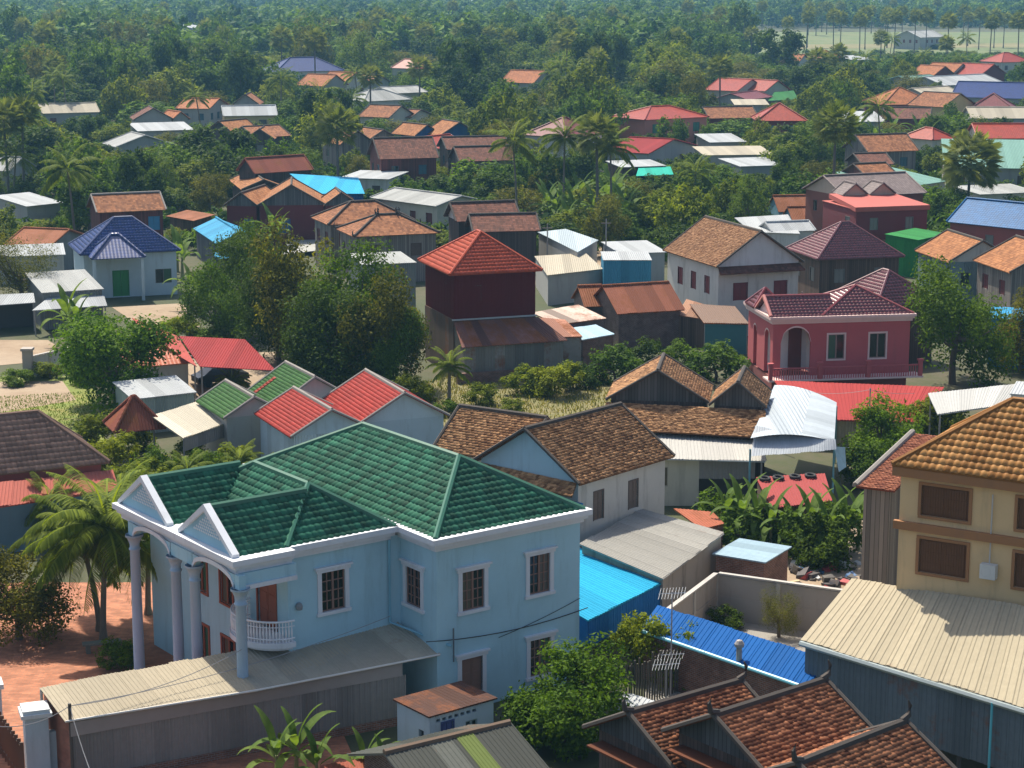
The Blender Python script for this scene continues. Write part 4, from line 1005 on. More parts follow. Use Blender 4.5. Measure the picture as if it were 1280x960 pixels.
# pink house with arched porch
PK = (0.46, 0.10, 0.105); PTRIM = plaster((.72, .52, .48), .15)
def pink():
    ze = 6.4; a, b = P(963, 398, ze), P(1146, 393, ze); d = (b - a).to_2d(); W = d.length; rz = math.atan2(d.y, d.x)
    R = tag(empty('villa', (a.x, a.y, 0), rz), 'pink villa with arched corner porch, white trim and glazed maroon tile roof', 'house')
    D = 7.4; ux, uy = Vector((math.cos(rz), math.sin(rz))), Vector((-math.sin(rz), math.cos(rz)))
    PADS.append([tuple(a.to_2d() + ux * x + uy * y) for x, y in ((0, -1), (W, -1), (W, D), (0, D))]); SB.append((925, 340, 1150, 500, 138))
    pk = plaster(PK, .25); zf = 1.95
    def arched(mb, mo, o, T, N, ln, z0, z1, arcs, rects=()):
        o, T, N = Vector(o), Vector(T), Vector(N); Z = Vector((0, 0, 1))
        cuts = []
        for c, w, zs in arcs:
            n = 12
            for i in range(n):
                u0, u1 = c - w / 2 + w * i / n, c - w / 2 + w * (i + 1) / n
                h0, h1 = (zs + w * .5 * math.sqrt(max(0, 1 - ((u - c) / (w / 2)) ** 2)) for u in (u0, u1))
                mb.poly([o + T * u0 + Z * h0, o + T * u1 + Z * h1, o + T * u1 + Z * z1, o + T * u0 + Z * z1])
                mb.poly([o + T * u0 + Z * h0, o + T * u1 + Z * h1, o + T * u1 + Z * h1 - N * .25, o + T * u0 + Z * h0 - N * .25])
                mo.poly([o + T * u0 + Z * h0 + N * .04, o + T * u1 + Z * h1 + N * .04, o + T * u1 + Z * (h1 + .12) + N * .04, o + T * u0 + Z * (h0 + .12) + N * .04])
            cuts.append((c - w / 2, c + w / 2))
            for u in (c - w / 2, c + w / 2): mb.poly([o + T * u + Z * z0, o + T * u + Z * zs, o + T * u + Z * zs - N * .25, o + T * u + Z * z0 - N * .25])
        us = [0] + [x for cc in sorted(cuts) for x in cc] + [ln]
        for u0, u1 in zip(us[0::2], us[1::2]):
            wallquads(mb, o + T * u0, T, N, u1 - u0, z0, z1, [(h[0] - u0, h[1] - u0, h[2], h[3]) for h in rects if u0 < h[0] < u1])
    w, mo = MB(), MB(); o = (.35, .35, 0)
    wins = [(5.2, 1.25), (8.4, 1.25)]
    arched(w, mo, o, (1, 0, 0), (0, -1, 0), W - .7, zf, 6.0, [(1.75, 2.3, 4.45)], [(c - ww / 2 - .35, c + ww / 2 - .35, 3.15, 5.0) for c, ww in wins])
    arched(w, mo, (.35, D - .3, 0), (0, -1, 0), (-1, 0, 0), D - .65, zf, 6.0, [(2.0, .9, 4.6), (D - 2.1, 1.5, 4.5)])
    w.poly([(W - .35, .35, zf), (W - .35, D - .3, zf), (W - .35, D - .3, 6), (W - .35, .35, 6)]).poly([(W - .35, D - .3, zf), (.35, D - .3, zf), (.35, D - .3, 6), (W - .35, D - .3, 6)])
    w.build('wall', pk, R); mo.build('arch_moulding', PTRIM, R)
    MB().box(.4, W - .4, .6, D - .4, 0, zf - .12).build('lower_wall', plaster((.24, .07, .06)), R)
    inn = MB().poly([(.5, 2.6, zf), (3.6, 2.6, zf), (3.6, 2.6, 6), (.5, 2.6, 6)]).poly([(3.6, .5, zf), (3.6, 2.6, zf), (3.6, 2.6, 6), (3.6, .5, 6)]).build('porch_wall', plaster((.75, .73, .70)), R)
    MB().box(2.2, 3.2, 2.5, 2.58, zf, 5.3).build('door', plain((.16, .04, .03)), inn)
    for c, ww in wins:
        ob = window(R, (0, .35, 0), (1, 0, 0), (0, -1, 0), c, 3.15, ww, 1.85, 'pane', (.25, .16, .14))
        s = MB()
        for e in (-1, 1): s.obox((0, .35, 0), (1, 0, 0), (0, -1, 0), c + e * (ww / 2 + .06) - .06, c + e * (ww / 2 + .06) + .06, -.02, .05, 3.15, 5.0)
        s.obox((0, .35, 0), (1, 0, 0), (0, -1, 0), c - ww / 2 - .12, c + ww / 2 + .12, -.02, .055, 3.03, 3.15).obox((0, .35, 0), (1, 0, 0), (0, -1, 0), c - ww / 2 - .12, c + ww / 2 + .12, -.02, .055, 5.0, 5.12)
        s.build('surround', PTRIM, ob)
    cn = MB()
    for pj, za, zb in ((.22, 5.9, 6.1), (.1, 6.1, 6.25), (0, 6.25, 6.45)): cn.box(pj, W - pj, pj, .5, za, zb).box(pj, .5, .5, D, za, zb).box(W - .5, W - pj, .5, D, za, zb)
    cn.build('cornice', PTRIM, R)
    fl = MB().box(-.3, W + .3, -1.1, .6, zf - .12, zf).build('balcony', PTRIM, R)
    for x in (-.15, 3.6, 7.3, W + .1): MB().box(x - .14, x + .14, -1.05, -.77, zf, zf + 1.15).box(x - .2, x + .2, -1.11, -.71, zf + 1.15, zf + 1.27).build('baluster_post', pk, fl)
    MB().box(-.05, W, -.96, -.86, zf + .78, zf + .88).build('rail', pk, fl)
    for i in range(60): MB().box(.1 + i * (W - .2) / 60, .16 + i * (W - .2) / 60, -.94, -.88, zf, zf + .78).build('baluster', pk, fl)
    MT = tile(MAROON, .2, .1, .36); ro = MB(); ze_ = 6.38
    hx0, hx1, hy1 = 4.0, W - .15, 6.4; m = 3.1; apx = ((hx0 + hx1) / 2, .2 + m, 8.1)
    main = [[(hx0, .2, ze_), (hx1, .2, ze_), apx], [(hx1, .2, ze_), (hx1, hy1, ze_), apx], [(hx1, hy1, ze_), (hx0, hy1, ze_), apx], [(hx0, hy1, ze_), (hx0, .2, ze_), apx]]
    yr = 2.2; por = [[(.1, .2, ze_ + .02), (5.2, .2, ze_ + .02), (5.2, yr, 7.6), (.1, yr, 7.6)], [(5.2, 4.2, ze_ + .02), (.1, 4.2, ze_ + .02), (.1, yr, 7.6), (5.2, yr, 7.6)]]
    tx, ty = 1.2, 5.6; tur = [[(tx - 1.2, ty - 1.2, ze_ + .04), (tx + 1.2, ty - 1.2, ze_ + .04), (tx, ty, 7.7)], [(tx - 1.2, ty + 1.2, ze_ + .04), (tx - 1.2, ty - 1.2, ze_ + .04), (tx, ty, 7.7)], [(tx + 1.2, ty - 1.2, ze_ + .04), (tx + 1.2, ty + 1.2, ze_ + .04), (tx, ty, 7.7)], [(tx + 1.2, ty + 1.2, ze_ + .04), (tx - 1.2, ty + 1.2, ze_ + .04), (tx, ty, 7.7)]]
    for s in main + por + tur: ro.slab(s, .06)
    rf = ro.build('roof', MT, R); add_tiles(rf, main + por + tur, 'wave', MT)
    rc = MB()
    for s in main + tur: rc.bar(Vector(s[0]) + Vector((0, 0, .06)), Vector(s[2]) + Vector((0, 0, .06)), .24, .13)
    rc.bar((.1, yr, 7.68), (5.2, yr, 7.68), .24, .13); rc.build('ridge_cap', plain((.2, .035, .04), .35), rf)
    pd = MB().poly([(.3, .35, ze_), (.3, 4.0, ze_), (.3, yr, 7.45)]).build('pediment', PTRIM, R)
    MB().bar((.1, .2, 6.5), (.1, yr, 7.75), .26, .14).bar((.1, 4.2, 6.5), (.1, yr, 7.75), .26, .14).build('raking_cornice', plaster((.5, .2, .18)), pd)
pink()
quadroof('broad red sheet awning under the pink villa balcony', [(1000, 524), (1150, 528), (1178, 484), (968, 476)], [2.0, 2.0, 2.5, 2.5], 'awning', 'awning', TIN_SAL, sT((.32, .045, .042), .05, tone=.08), wall=tin((.36, .31, .22), .2, tone=.3), sides=(0,), zb=0.0)
quadroof('white sheet roof with pale frame between the pink villa and the ochre house', [(1172, 518), (1265, 505), (1290, 478), (1160, 492)], [3.6, 3.6, 4.0, 4.0], 'canopy', 'canopy', TIN_W, sT((.45, .45, .43), .1), legs=(0, 1, 2, 3))
house('small white ribbed store behind the orange tile roof', (1262, 492), (1320, 496), 6.2, 4.0, 'flat', 0, TIN_W, tin((.62, .62, .62), .05), .08, name='store', cat='store')
# maroon glazed roofs
house('timber house with glazed maroon hip roof behind the pink villa', (1022, 325), (1131, 321), 5.0, 8.0, 'hip', 2.9, tile(MAROON, .2, .08, .36), WD_BRN, .4, tk='wave')
house('lower glazed maroon hip roof behind the pink villa', (1096, 384), (1176, 378), 5.0, 7.0, 'hip', 2.3, tile(MAROON, .2, .08, .36), WD_BRN, .4, tk='wave')
r, W, D = house('maroon box house with red parapet roof over an open ground floor', (1070, 262), (1161, 259), 6.2, 9.0, 'flat', 0, plaster((.42, .10, .08), .15), plaster((.17, .028, .034), .2), .1, z0=2.8)
MB().slab([(-.1, -.1, 6.45), (W + .1, -.1, 6.45), (W - .6, 8.5, 7.0), (.6, 8.5, 7.0)], .5).build('parapet', plaster((.42, .10, .08), .15), r)
for x in (.4, W / 2, W - .4):
    for y in (.4, 5): MB().box(x - .15, x + .15, y - .15, y + .15, 0, 2.8).build('post', plain((.1, .08, .08)), r)
house('brown brick house with grey tile roof and small white dormers', (1003, 236), (1055, 246), 6.6, 11.0, 'gy', 1.9, tile((.16, .125, .12), .2, .2, .6, flat=True), plaster((.2, .07, .05)), .3, gm=plaster((.45, .36, .28)))
for i, (a_, b_) in enumerate((((1054, 244), (1085, 243)), ((1088, 243), (1120, 242)))): house('small tan dormer gable over the maroon box house', a_, b_, 7.0, 3.0, 'gy', 1.2, tile((.16, .125, .12), .2, .2, .6, flat=True), plaster((.45, .36, .28)), .2, name='dormer', cat='dormer', group='dormers')
ridge_house('rusty ribbed gable roof with blue end wall beside the maroon box', (966, 245), (1031, 244), 4.6, 2.8, 1.6, rm=TIN_R, wm=tin((.16, .3, .38), .1), name='shed', cat='shed', rakes=False, ov=.2)
ridge_house('lower rusty ribbed roof next to the white stores', (984, 259), (1048, 258), 4.2, 2.4, 1.3, rm=TIN_R, wm=tin((.16, .3, .38), .1), name='shed', cat='shed', rakes=False, ov=.2)
quadroof('white flat store roof behind the glazed maroon roof', [(940, 290), (1000, 292), (985, 268), (918, 272)], [3.6, 3.6, 4.0, 4.0], 'store', 'store', TIN_W, wall=W_WHITE, sides=(0, 1))
house('small pale store under the rusty ribbed roofs', (965, 290), (1020, 288), 3.6, 4, 'gx', .8, TIN_W, W_WHITE, .2, name='store', cat='store')
# right edge
house('house with bright blue tile hip roof at the sugar palm', (1183, 277), (1290, 288), 5.2, 7.5, 'gx', 2.2, T_((.003, .09, .25), flat=True), plaster((.3, .07, .06)), .3, gm=W_WHITE)
house('timber house with orange clay roof and pale gable below the blue roof', (1143, 313), (1186, 328), 5.0, (1190, 300), 'gx', 1.9, KO, tin((.18, .25, .28), .1), .3, gm=W_WHITE, capm=MORT)
house('grey plank house with orange clay roof behind the leafy tree', (1216, 325), (1262, 341), 5.4, (1282, 310), 'gx', 2.1, KO, WD_GREY, .35, capm=MORT)
quadroof('white sheet roof with green edge between the clay roofed timber houses', [(1170, 345), (1228, 345), (1222, 326), (1160, 322)], [3.0, 3.0, 3.4, 3.4], 'lean_to', 'lean-to', TIN_W, wall=tin((.35, .42, .38), .1), sides=(0,))
house('green sheet walled stall beside the clay roofed timber house', (1148, 300), (1186, 292), 4.0, 4, 'shed', .3, tin((.03, .2, .05), .05), tin((.03, .2, .05), .05), .1, name='stall', cat='stall')
house('blue sheet walled store behind the leafy tree', (1236, 398), (1330, 402), 4.0, 6, 'flat', 0, tin((.03, .22, .4), .05), tin((.03, .2, .42), .05), .06, name='store', cat='store')
# double clay gables, white awning, tyres
house('larger of two clay tiled front gables beside the dry grass', (757, 500), (886, 504), 4.9, 5.5, 'gy', 1.95, KT, WD_DK, .3, tk='khmer', gm=wood((.1, .09, .085), .2), capm=MORT)
house('smaller of two clay tiled front gables beside the red awning', (886, 507), (957, 510), 4.9, 5.0, 'gy', 1.5, KT, WD_DK, .3, tk='khmer', gm=wood((.1, .09, .085), .2), capm=MORT)
w_ = [P(757, 536, 3.7), P(958, 547, 3.7), P(957, 513, 4.75), P(757, 503, 4.75)]
R_ = tag(empty('skirt_roof', (w_[0].x, w_[0].y, 0)), 'long clay tile skirt roof below the two front gables', 'roof'); q_ = [p - R_.location for p in w_]
so = MB().slab(q_, .06).build('roof', KT, R_); add_tiles(so, [q_], 'khmer', KT); SB.append((757, 500, 960, 550, 110)); PADS.append([(p.x, p.y) for p in w_])
MB().poly([(q_[0].x, q_[0].y + .6, 0), (q_[1].x, q_[1].y + .6, 0), (q_[1].x, q_[1].y + .6, 3.7), (q_[0].x, q_[0].y + .6, 3.7)]).build('wall', WD_DK, R_)
r, q = quadroof('white ribbed awning over the cream wall with a dark window', [(797, 573), (957, 577), (948, 546), (797, 541)], [3.0, 3.0, 3.4, 3.4], 'awning', 'awning', SH_W, sT((.42, .41, .38), .1, tone=.06), legs=(1,))
wl_ = MB(); xa = 3.6
wallquads(wl_, q[0] + Vector((.1, .3, -q[0].z)), (1, 0, 0), (0, -1, 0), xa, 0, 2.95, [(.65, 1.75, 1.2, 2.4)]); wl_.build('wall', W_CREAM, r)
window(r, q[0] + Vector((.1, .3, -q[0].z)), (1, 0, 0), (0, -1, 0), 1.2, 1.2, 1.1, 1.2, 'pane', (.35, .33, .28))
o_ = q[0] + Vector((.1 + xa, .3, -q[0].z)); sheets(r, [o_ + Vector((0, 0, 1.7)), o_ + Vector((3.3, 0, 1.7)), o_ + Vector((3.3, 0, 2.95)), o_ + Vector((0, 0, 2.95))], sT((.30, .29, .28), .05, tone=.05), .8, .2, .02, 0, 'wall_sheet')
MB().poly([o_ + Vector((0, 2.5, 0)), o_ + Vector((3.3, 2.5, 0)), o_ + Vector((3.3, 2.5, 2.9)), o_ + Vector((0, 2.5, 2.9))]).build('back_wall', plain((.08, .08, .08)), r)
# barrel vaulted white roof
def barrel():
    a, b, c, d = [P(*p, 4.2) for p in ((938, 553), (1043, 548), (1046, 500), (968, 486))]; o = a.copy(); o.z = 0
    R = tag(empty('canopy', o), 'white barrel shaped sheet roof with ribbed front flap beside the red awning', 'canopy')
    PADS.append([(p.x, p.y) for p in (a, b, c, d)]); SB.append((936, 486, 1050, 600, 110))
    ro = MB(); n = 10
    for i in range(n):
        t0, t1 = i / n, (i + 1) / n
        def pt(t, e): 
            p = (b.lerp(c, e)).lerp(a.lerp(d, e), t) - o; return p + Vector((0, 0, .75 * math.sin(math.pi * (.08 + .62 * t)) - .35))
        ro.poly([pt(t0, 0), pt(t0, 1), pt(t1, 1), pt(t1, 0)])
    rf = ro.build('roof', tin((.40, .45, .49), .06, rib=.25), R, True)
    f0, f1 = a - o + Vector((-.1, -.2, .15)), b - o + Vector((0, -.3, -.3))
    sheets(rf, [f0 + Vector((0, -1.0, -.75)), f1 + Vector((0, -.3, -.3)), f1 + Vector((0, .2, .25)), f0 + Vector((.6, 2.2, .35))], sT((.42, .45, .48), .06, tone=.06), .8, .16, .02, .03, 'flap_sheet')
    for p in (a, b, c, d):
        k = p - o; MB().tube([(k.x, k.y, 0), (k.x, k.y, 3.8)], .06, 8).build('post', plain((.15, .35, .42)), R)
    k = b - o
    MB().poly([k + Vector((0, 0, -.5)), k + Vector((.7, .3, -.6)), k + Vector((.8, .2, -1.8)), k + Vector((.3, -.2, -2.0))]).build('hanging_sheet', sT((.4, .55, .62), .1), R)
barrel()
r, q = quadroof('faded red sheet roof with old tyres lying on it', [(965, 636), (1040, 626), (1030, 592), (945, 597)], [2.2, 2.2, 2.7, 2.7], 'hut', 'hut', TIN_RED, sT((.34, .075, .07), .1, tone=.06), wall=WD_BRN, sides=(0, 3))
for i, f in enumerate((.1, .3, .55, .78)):
    p_ = Vector(r.location) + q[3].lerp(q[2], f) * .88 + q[0].lerp(q[1], f) * .12
    tb = MB(); n = 16
    tb.tube([(math.cos(2 * math.pi * j / n) * .27, math.sin(2 * math.pi * j / n) * .27, 0) for j in range(n + 1)], .09, 7, False)
    o = tag(tb.build('tyre', plain((.018, .018, .02), .8), None, True), 'black old tyre lying on the faded red sheet roof', 'tyre', 'tyres on the red roof')
    nm = (q[1] - q[0]).cross(q[3] - q[0]).normalized(); o.location = p_ + nm * .14; o.rotation_euler = nm.to_track_quat('Z', 'Y').to_euler()
house('small brick shed with pale blue sheet roof in the corner of the yard', (957, 703), (990, 683), 2.4, (890, 692), 'flat', 0, tin((.27, .38, .45), .2), BRK, .15, name='shed', cat='shed')
quadroof('rusty sheet roof lying by the banana plants behind the lean-to', [(878, 662), (905, 655), (890, 640), (842, 636)], [1.6, 1.6, 2.0, 2.0], 'lean_to', 'lean-to', TIN_R, sT((.36, .12, .07), .6), wall=BRK)

# ---------------------------------------------------------------- walls, posts, masts
def block_wall(label, pts, h, name='wall', mat=None, panels=True):
    w = [P(*p, h) for p in pts]; o = w[0].copy(); o.z = 0
    R = tag(empty('boundary_wall', o), label, 'wall'); m = mat or plaster((.34, .31, .28), .5); pm = plaster((.43, .41, .38), .3)
    for a, b in zip(w, w[1:]):
        a, b = a - o, b - o; T = (b - a).to_2d().normalized(); T = Vector((T.x, T.y, 0)); N = Vector((T.y, -T.x, 0)); ln = (b - a).to_2d().length; a = Vector((a.x, a.y, 0))
        n = max(1, round(ln / 2.9))
        for i in range(n): MB().obox(a, T, N, i * ln / n + .1, (i + 1) * ln / n - .1, -.06, .06, 0, h * .52).build('lower_panel', m, R); MB().obox(a, T, N, i * ln / n + .1, (i + 1) * ln / n - .1, -.09, .03, h * .52, h - .06).build('upper_panel', m, R)
        for i in range(n + 1): MB().obox(a, T, N, i * ln / n - .1, i * ln / n + .1, -.1, .1, 0, h - .02).build('post', pm, R)
        MB().obox(a, T, N, -.12, ln + .12, -.12, .12, h, h + .08).build('coping', pm, R)
block_wall('grey concrete panel wall enclosing the small courtyard', [(836, 762), (896, 717), (1054, 739)], 2.3)
block_wall('low white block wall beside the stone gatepost', [(30, 448), (92, 434)], 1.7, mat=plaster((.58, .57, .53), .5))
R_ = tag(MB().box(-.35, .35, -.35, .35, 0, 2.3).box(-.45, .45, -.45, .45, 2.3, 2.5).build('gatepost', plaster((.38, .34, .3), .7)), 'weathered stone gatepost at the end of the white block wall', 'post'); R_.location = P(36, 474, 0)
R_ = empty('gatepost', P(48, 972, 0), .35); tag(R_, 'pale blue gatepost with white cap at the corner of the long shed', 'post')
MB().box(-.45, .45, -.45, .45, 0, 2.7).build('shaft', plaster((.42, .5, .55), .3), R_); MB().box(-.6, .6, -.6, .6, 2.7, 2.85).box(-.52, .52, -.52, .52, 2.85, 3.0).build('cap', plaster((.6, .62, .62), .3), R_)
MB().box(.45, 2.3, -.12, .12, 0, 1.9).build('side_wall', plaster((.45, .54, .58), .4), R_)
R_ = empty('gatepost', P(-8, 936, 0), .35); tag(R_, 'pale blue gatepost holding the dark wooden gate', 'post')
MB().box(-.4, .4, -.4, .4, 0, 2.7).build('shaft', plaster((.42, .5, .55), .3), R_); MB().box(-.5, .5, -.5, .5, 2.7, 2.9).build('cap', plaster((.6, .62, .62), .3), R_)
a_, b_ = P(2, 945, 0), P(30, 985, 0); R_ = tag(empty('gate', a_), 'dark brown slatted gate between the pale blue gateposts', 'gate'); d_ = b_ - a_
for k in range(9): p_ = d_ * (k / 8); MB().box(p_.x - .07, p_.x + .07, p_.y - .04, p_.y + .04, .1, 1.9).build('slat', plain((.10, .05, .03)), R_)
for z in (.4, 1.7): MB().tube([(0, 0, z), (d_.x, d_.y, z)], .04, 5).build('rail', plain((.08, .045, .03)), R_)
def mast(label, u, v, h, tops):
    R = tag(empty('antenna', P(u, v, 0)), label, 'antenna'); m = plain((.42, .38, .38), .5, .2)
    MB().tube([(0, 0, 0), (0, 0, h)], .035, 6).build('pole', m, R)
    for z, n, ln in tops:
        y = MB(); y.tube([(-.6, -.1, z), (.6, .1, z)], .018, 5)
        for i in range(n): x = -.55 + 1.1 * i / (n - 1); y.tube([(x - .12, x * .16 - ln / 2, z), (x + .12, x * .16 + ln / 2, z)], .011, 4)
        y.build('array', plain((.6, .6, .6), .4, .5), R)
mast('tall television antenna mast behind the dark tiled houses', 838, 872, 4.9, ((4.8, 9, 1.6), (2.0, 8, 1.3)))
mast('short television antenna mast beside the vine covered fence', 832, 888, 2.2, ((2.1, 9, 1.4),))
R_ = tag(empty('utility_pole', P(1134, 545, 0)), 'thin grey wire pole in front of the red awning', 'pole'); MB().tube([(0, 0, 0), (0, 0, 4.2)], .05, 6).build('shaft', plain((.25, .25, .26)), R_); R_.location = P(1085, 562, 0)
a_, b_ = Vector((-3.2, 2.2, 3.4)), Vector((3.5, 2.6, 3.3))
for e_ in (a_, b_): MB().tube([Vector((0, 0, 4.1)).lerp(e_, t / 6) - Vector((0, 0, .5 * (t / 6) * (1 - t / 6))) for t in range(7)], .014, 4).build('wire', plain((.3, .3, .3)), R_)
# wire fence and vine wall by the dark timber houses
R_ = tag(empty('bamboo_fence', P(785, 905, 0)), 'tall weathered bamboo fence under the creeper', 'fence')
d_ = P(893, 862, 0) - P(785, 905, 0); d2 = P(785, 862, 0) - P(785, 905, 0)
for i in range(34): p_ = d_ * (i / 34) + Vector((0, 1.4, 0)); MB().tube([(p_.x, p_.y, 0), (p_.x + rng.uniform(-.05, .05), p_.y, 2.1 + rng.uniform(-.2, .2))], .04, 5).build('stake', plain((.10, .085, .065), .9), R_)
# clutter: bench and rubbish heap
R_ = tag(empty('garden_bench', P(128, 815, 0), .3), 'grey concrete bench in the shade of the coconut palms', 'bench')
cm_ = plaster((.16, .17, .14), .4)
MB().box(-.9, .9, -.22, .22, .42, .52).build('seat', cm_, R_)
for x in (-.65, .65): MB().box(x - .1, x + .1, -.18, .18, 0, .42).build('leg', cm_, R_)
hp = []
for i in range(46):
    u, v = rng.uniform(990, 1072), rng.uniform(700, 742); p_ = P(u, v, 0); s = rng.uniform(.12, .4)
    c_ = rng.choice([(.5, .5, .48), (.35, .06, .06), (.08, .07, .06), (.05, .12, .25), (.28, .2, .13), (.06, .05, .05), (.45, .36, .2)])
    m_ = MB(); m_.box(-s, s, -s * .7, s * .7, 0, s * rng.uniform(.5, 1.2)); o = m_.build('scrap_bundle', plain(c_), None); o.location = p_; o.rotation_euler = (rng.uniform(-.25, .25), rng.uniform(-.25, .25), rng.uniform(0, 3))
    for vtx in o.data.vertices: vtx.co *= rng.uniform(.75, 1.2)
    tag(o, 'small bundle in the rubbish heap beside the old timber annex', 'rubbish', 'rubbish heap by the annex')

# a parked car under the palm, washing, wires at the corner of the long shed
def car(u, v, rz):
    R = tag(empty('parked_car', P(u, v, 0), rz), 'dark grey car parked on the sandy drive beside the green cottages', 'car'); dk = plain((.02, .024, .03), .3)
    prof = [(-2.1, .35), (-2.1, .8), (-1.6, .95), (-.9, 1.42), (.5, 1.45), (1.2, 1.0), (2.0, .85), (2.1, .4)]
    b = MB()
    for (x0, z0), (x1, z1) in zip(prof, prof[1:]):
        k0, k1 = (.68 if z0 > 1.2 else .82), (.68 if z1 > 1.2 else .82)
        b.poly([(x0, -k0, z0), (x1, -k1, z1), (x1, k1, z1), (x0, k0, z0)])
    for s_ in (-1, 1): b.poly([(x, s_ * (.68 if z > 1.2 else .82), z) for x, z in prof])
    b.poly([(-2.1, -.82, .35), (2.1, -.82, .4), (2.1, .82, .4), (-2.1, .82, .35)]); b.build('body', dk, R)
    for s_ in (-1, 1): MB().poly([(-1.35, s_ * .79, 1.0), (1.0, s_ * .79, 1.02), (.45, s_ * .71, 1.36), (-.85, s_ * .71, 1.36)]).build('side_window', glass(), R)
    MB().poly([(.62, -.62, 1.40), (.62, .62, 1.40), (1.2, .74, 1.03), (1.2, -.74, 1.03)]).build('windscreen', glass(), R)
    for x in (-1.3, 1.3):
        for s_ in (-1, 1): MB().tube([(x, s_ * .62, .32), (x, s_ * .86, .32)], .32, 14).build('wheel', plain((.02, .02, .02), .8), R)
car(276, 480, .5)
R_ = tag(empty('washing_line', P(1046, 596, 0)), 'red cloth hung on a line beside the flapping white roof', 'washing')
for x in (0, 3.2): MB().tube([(x, 0, 0), (x, 0, 2.0)], .03, 5).build('pole', plain((.3, .3, .3)), R_)
MB().tube([(0, 0, 1.95), (1.6, 0, 1.85), (3.2, 0, 1.95)], .012, 4).build('line', plain((.5, .5, .5)), R_)
MB().poly([(.9, .02, 1.85), (1.6, -.04, 1.85), (1.55, .05, .95), (.95, -.03, 1.0)]).build('cloth', plain((.5, .01, .02)), R_)
R_ = tag(empty('utility_pole', P(92, 985, 0)), 'dark wooden cable post at the corner of the long shed', 'pole'); MB().tube([(0, 0, 0), (0, 0, 3.5)], .07, 7).build('shaft', plain((.07, .06, .05)), R_)
o_ = Vector(R_.location)
for e_ in (P(302, 812, 4.3), P(488, 770, 4.2), P(-20, 905, 3.2), P(130, 1000, 1.2)):
    e_ = e_ - o_; MB().tube([Vector((0, 0, 3.4)).lerp(e_, t / 10) - Vector((0, 0, 1.6 * (t / 10) * (1 - t / 10))) for t in range(11)], .016, 4).build('wire', plain((.25, .25, .26)), R_)

for u, v, h, lab in ((757, 352, 6.5, 'thin lamp pole beside the mid blue store'), (684, 352, 6.0, 'slim wire pole on the sandy lane behind the red hip roof'), (1000, 455, 6.0, 'slim grey pole behind the smaller clay gable')):
    R_ = tag(empty('utility_pole', P(u, v, 0)), lab, 'pole'); MB().tube([(0, 0, 0), (0, 0, h)], [.09, .06], 7).build('shaft', plain((.24, .22, .2)), R_); MB().box(-.5, .5, -.04, .04, h - .5, h - .4).build('crossarm', plain((.15, .12, .1)), R_)

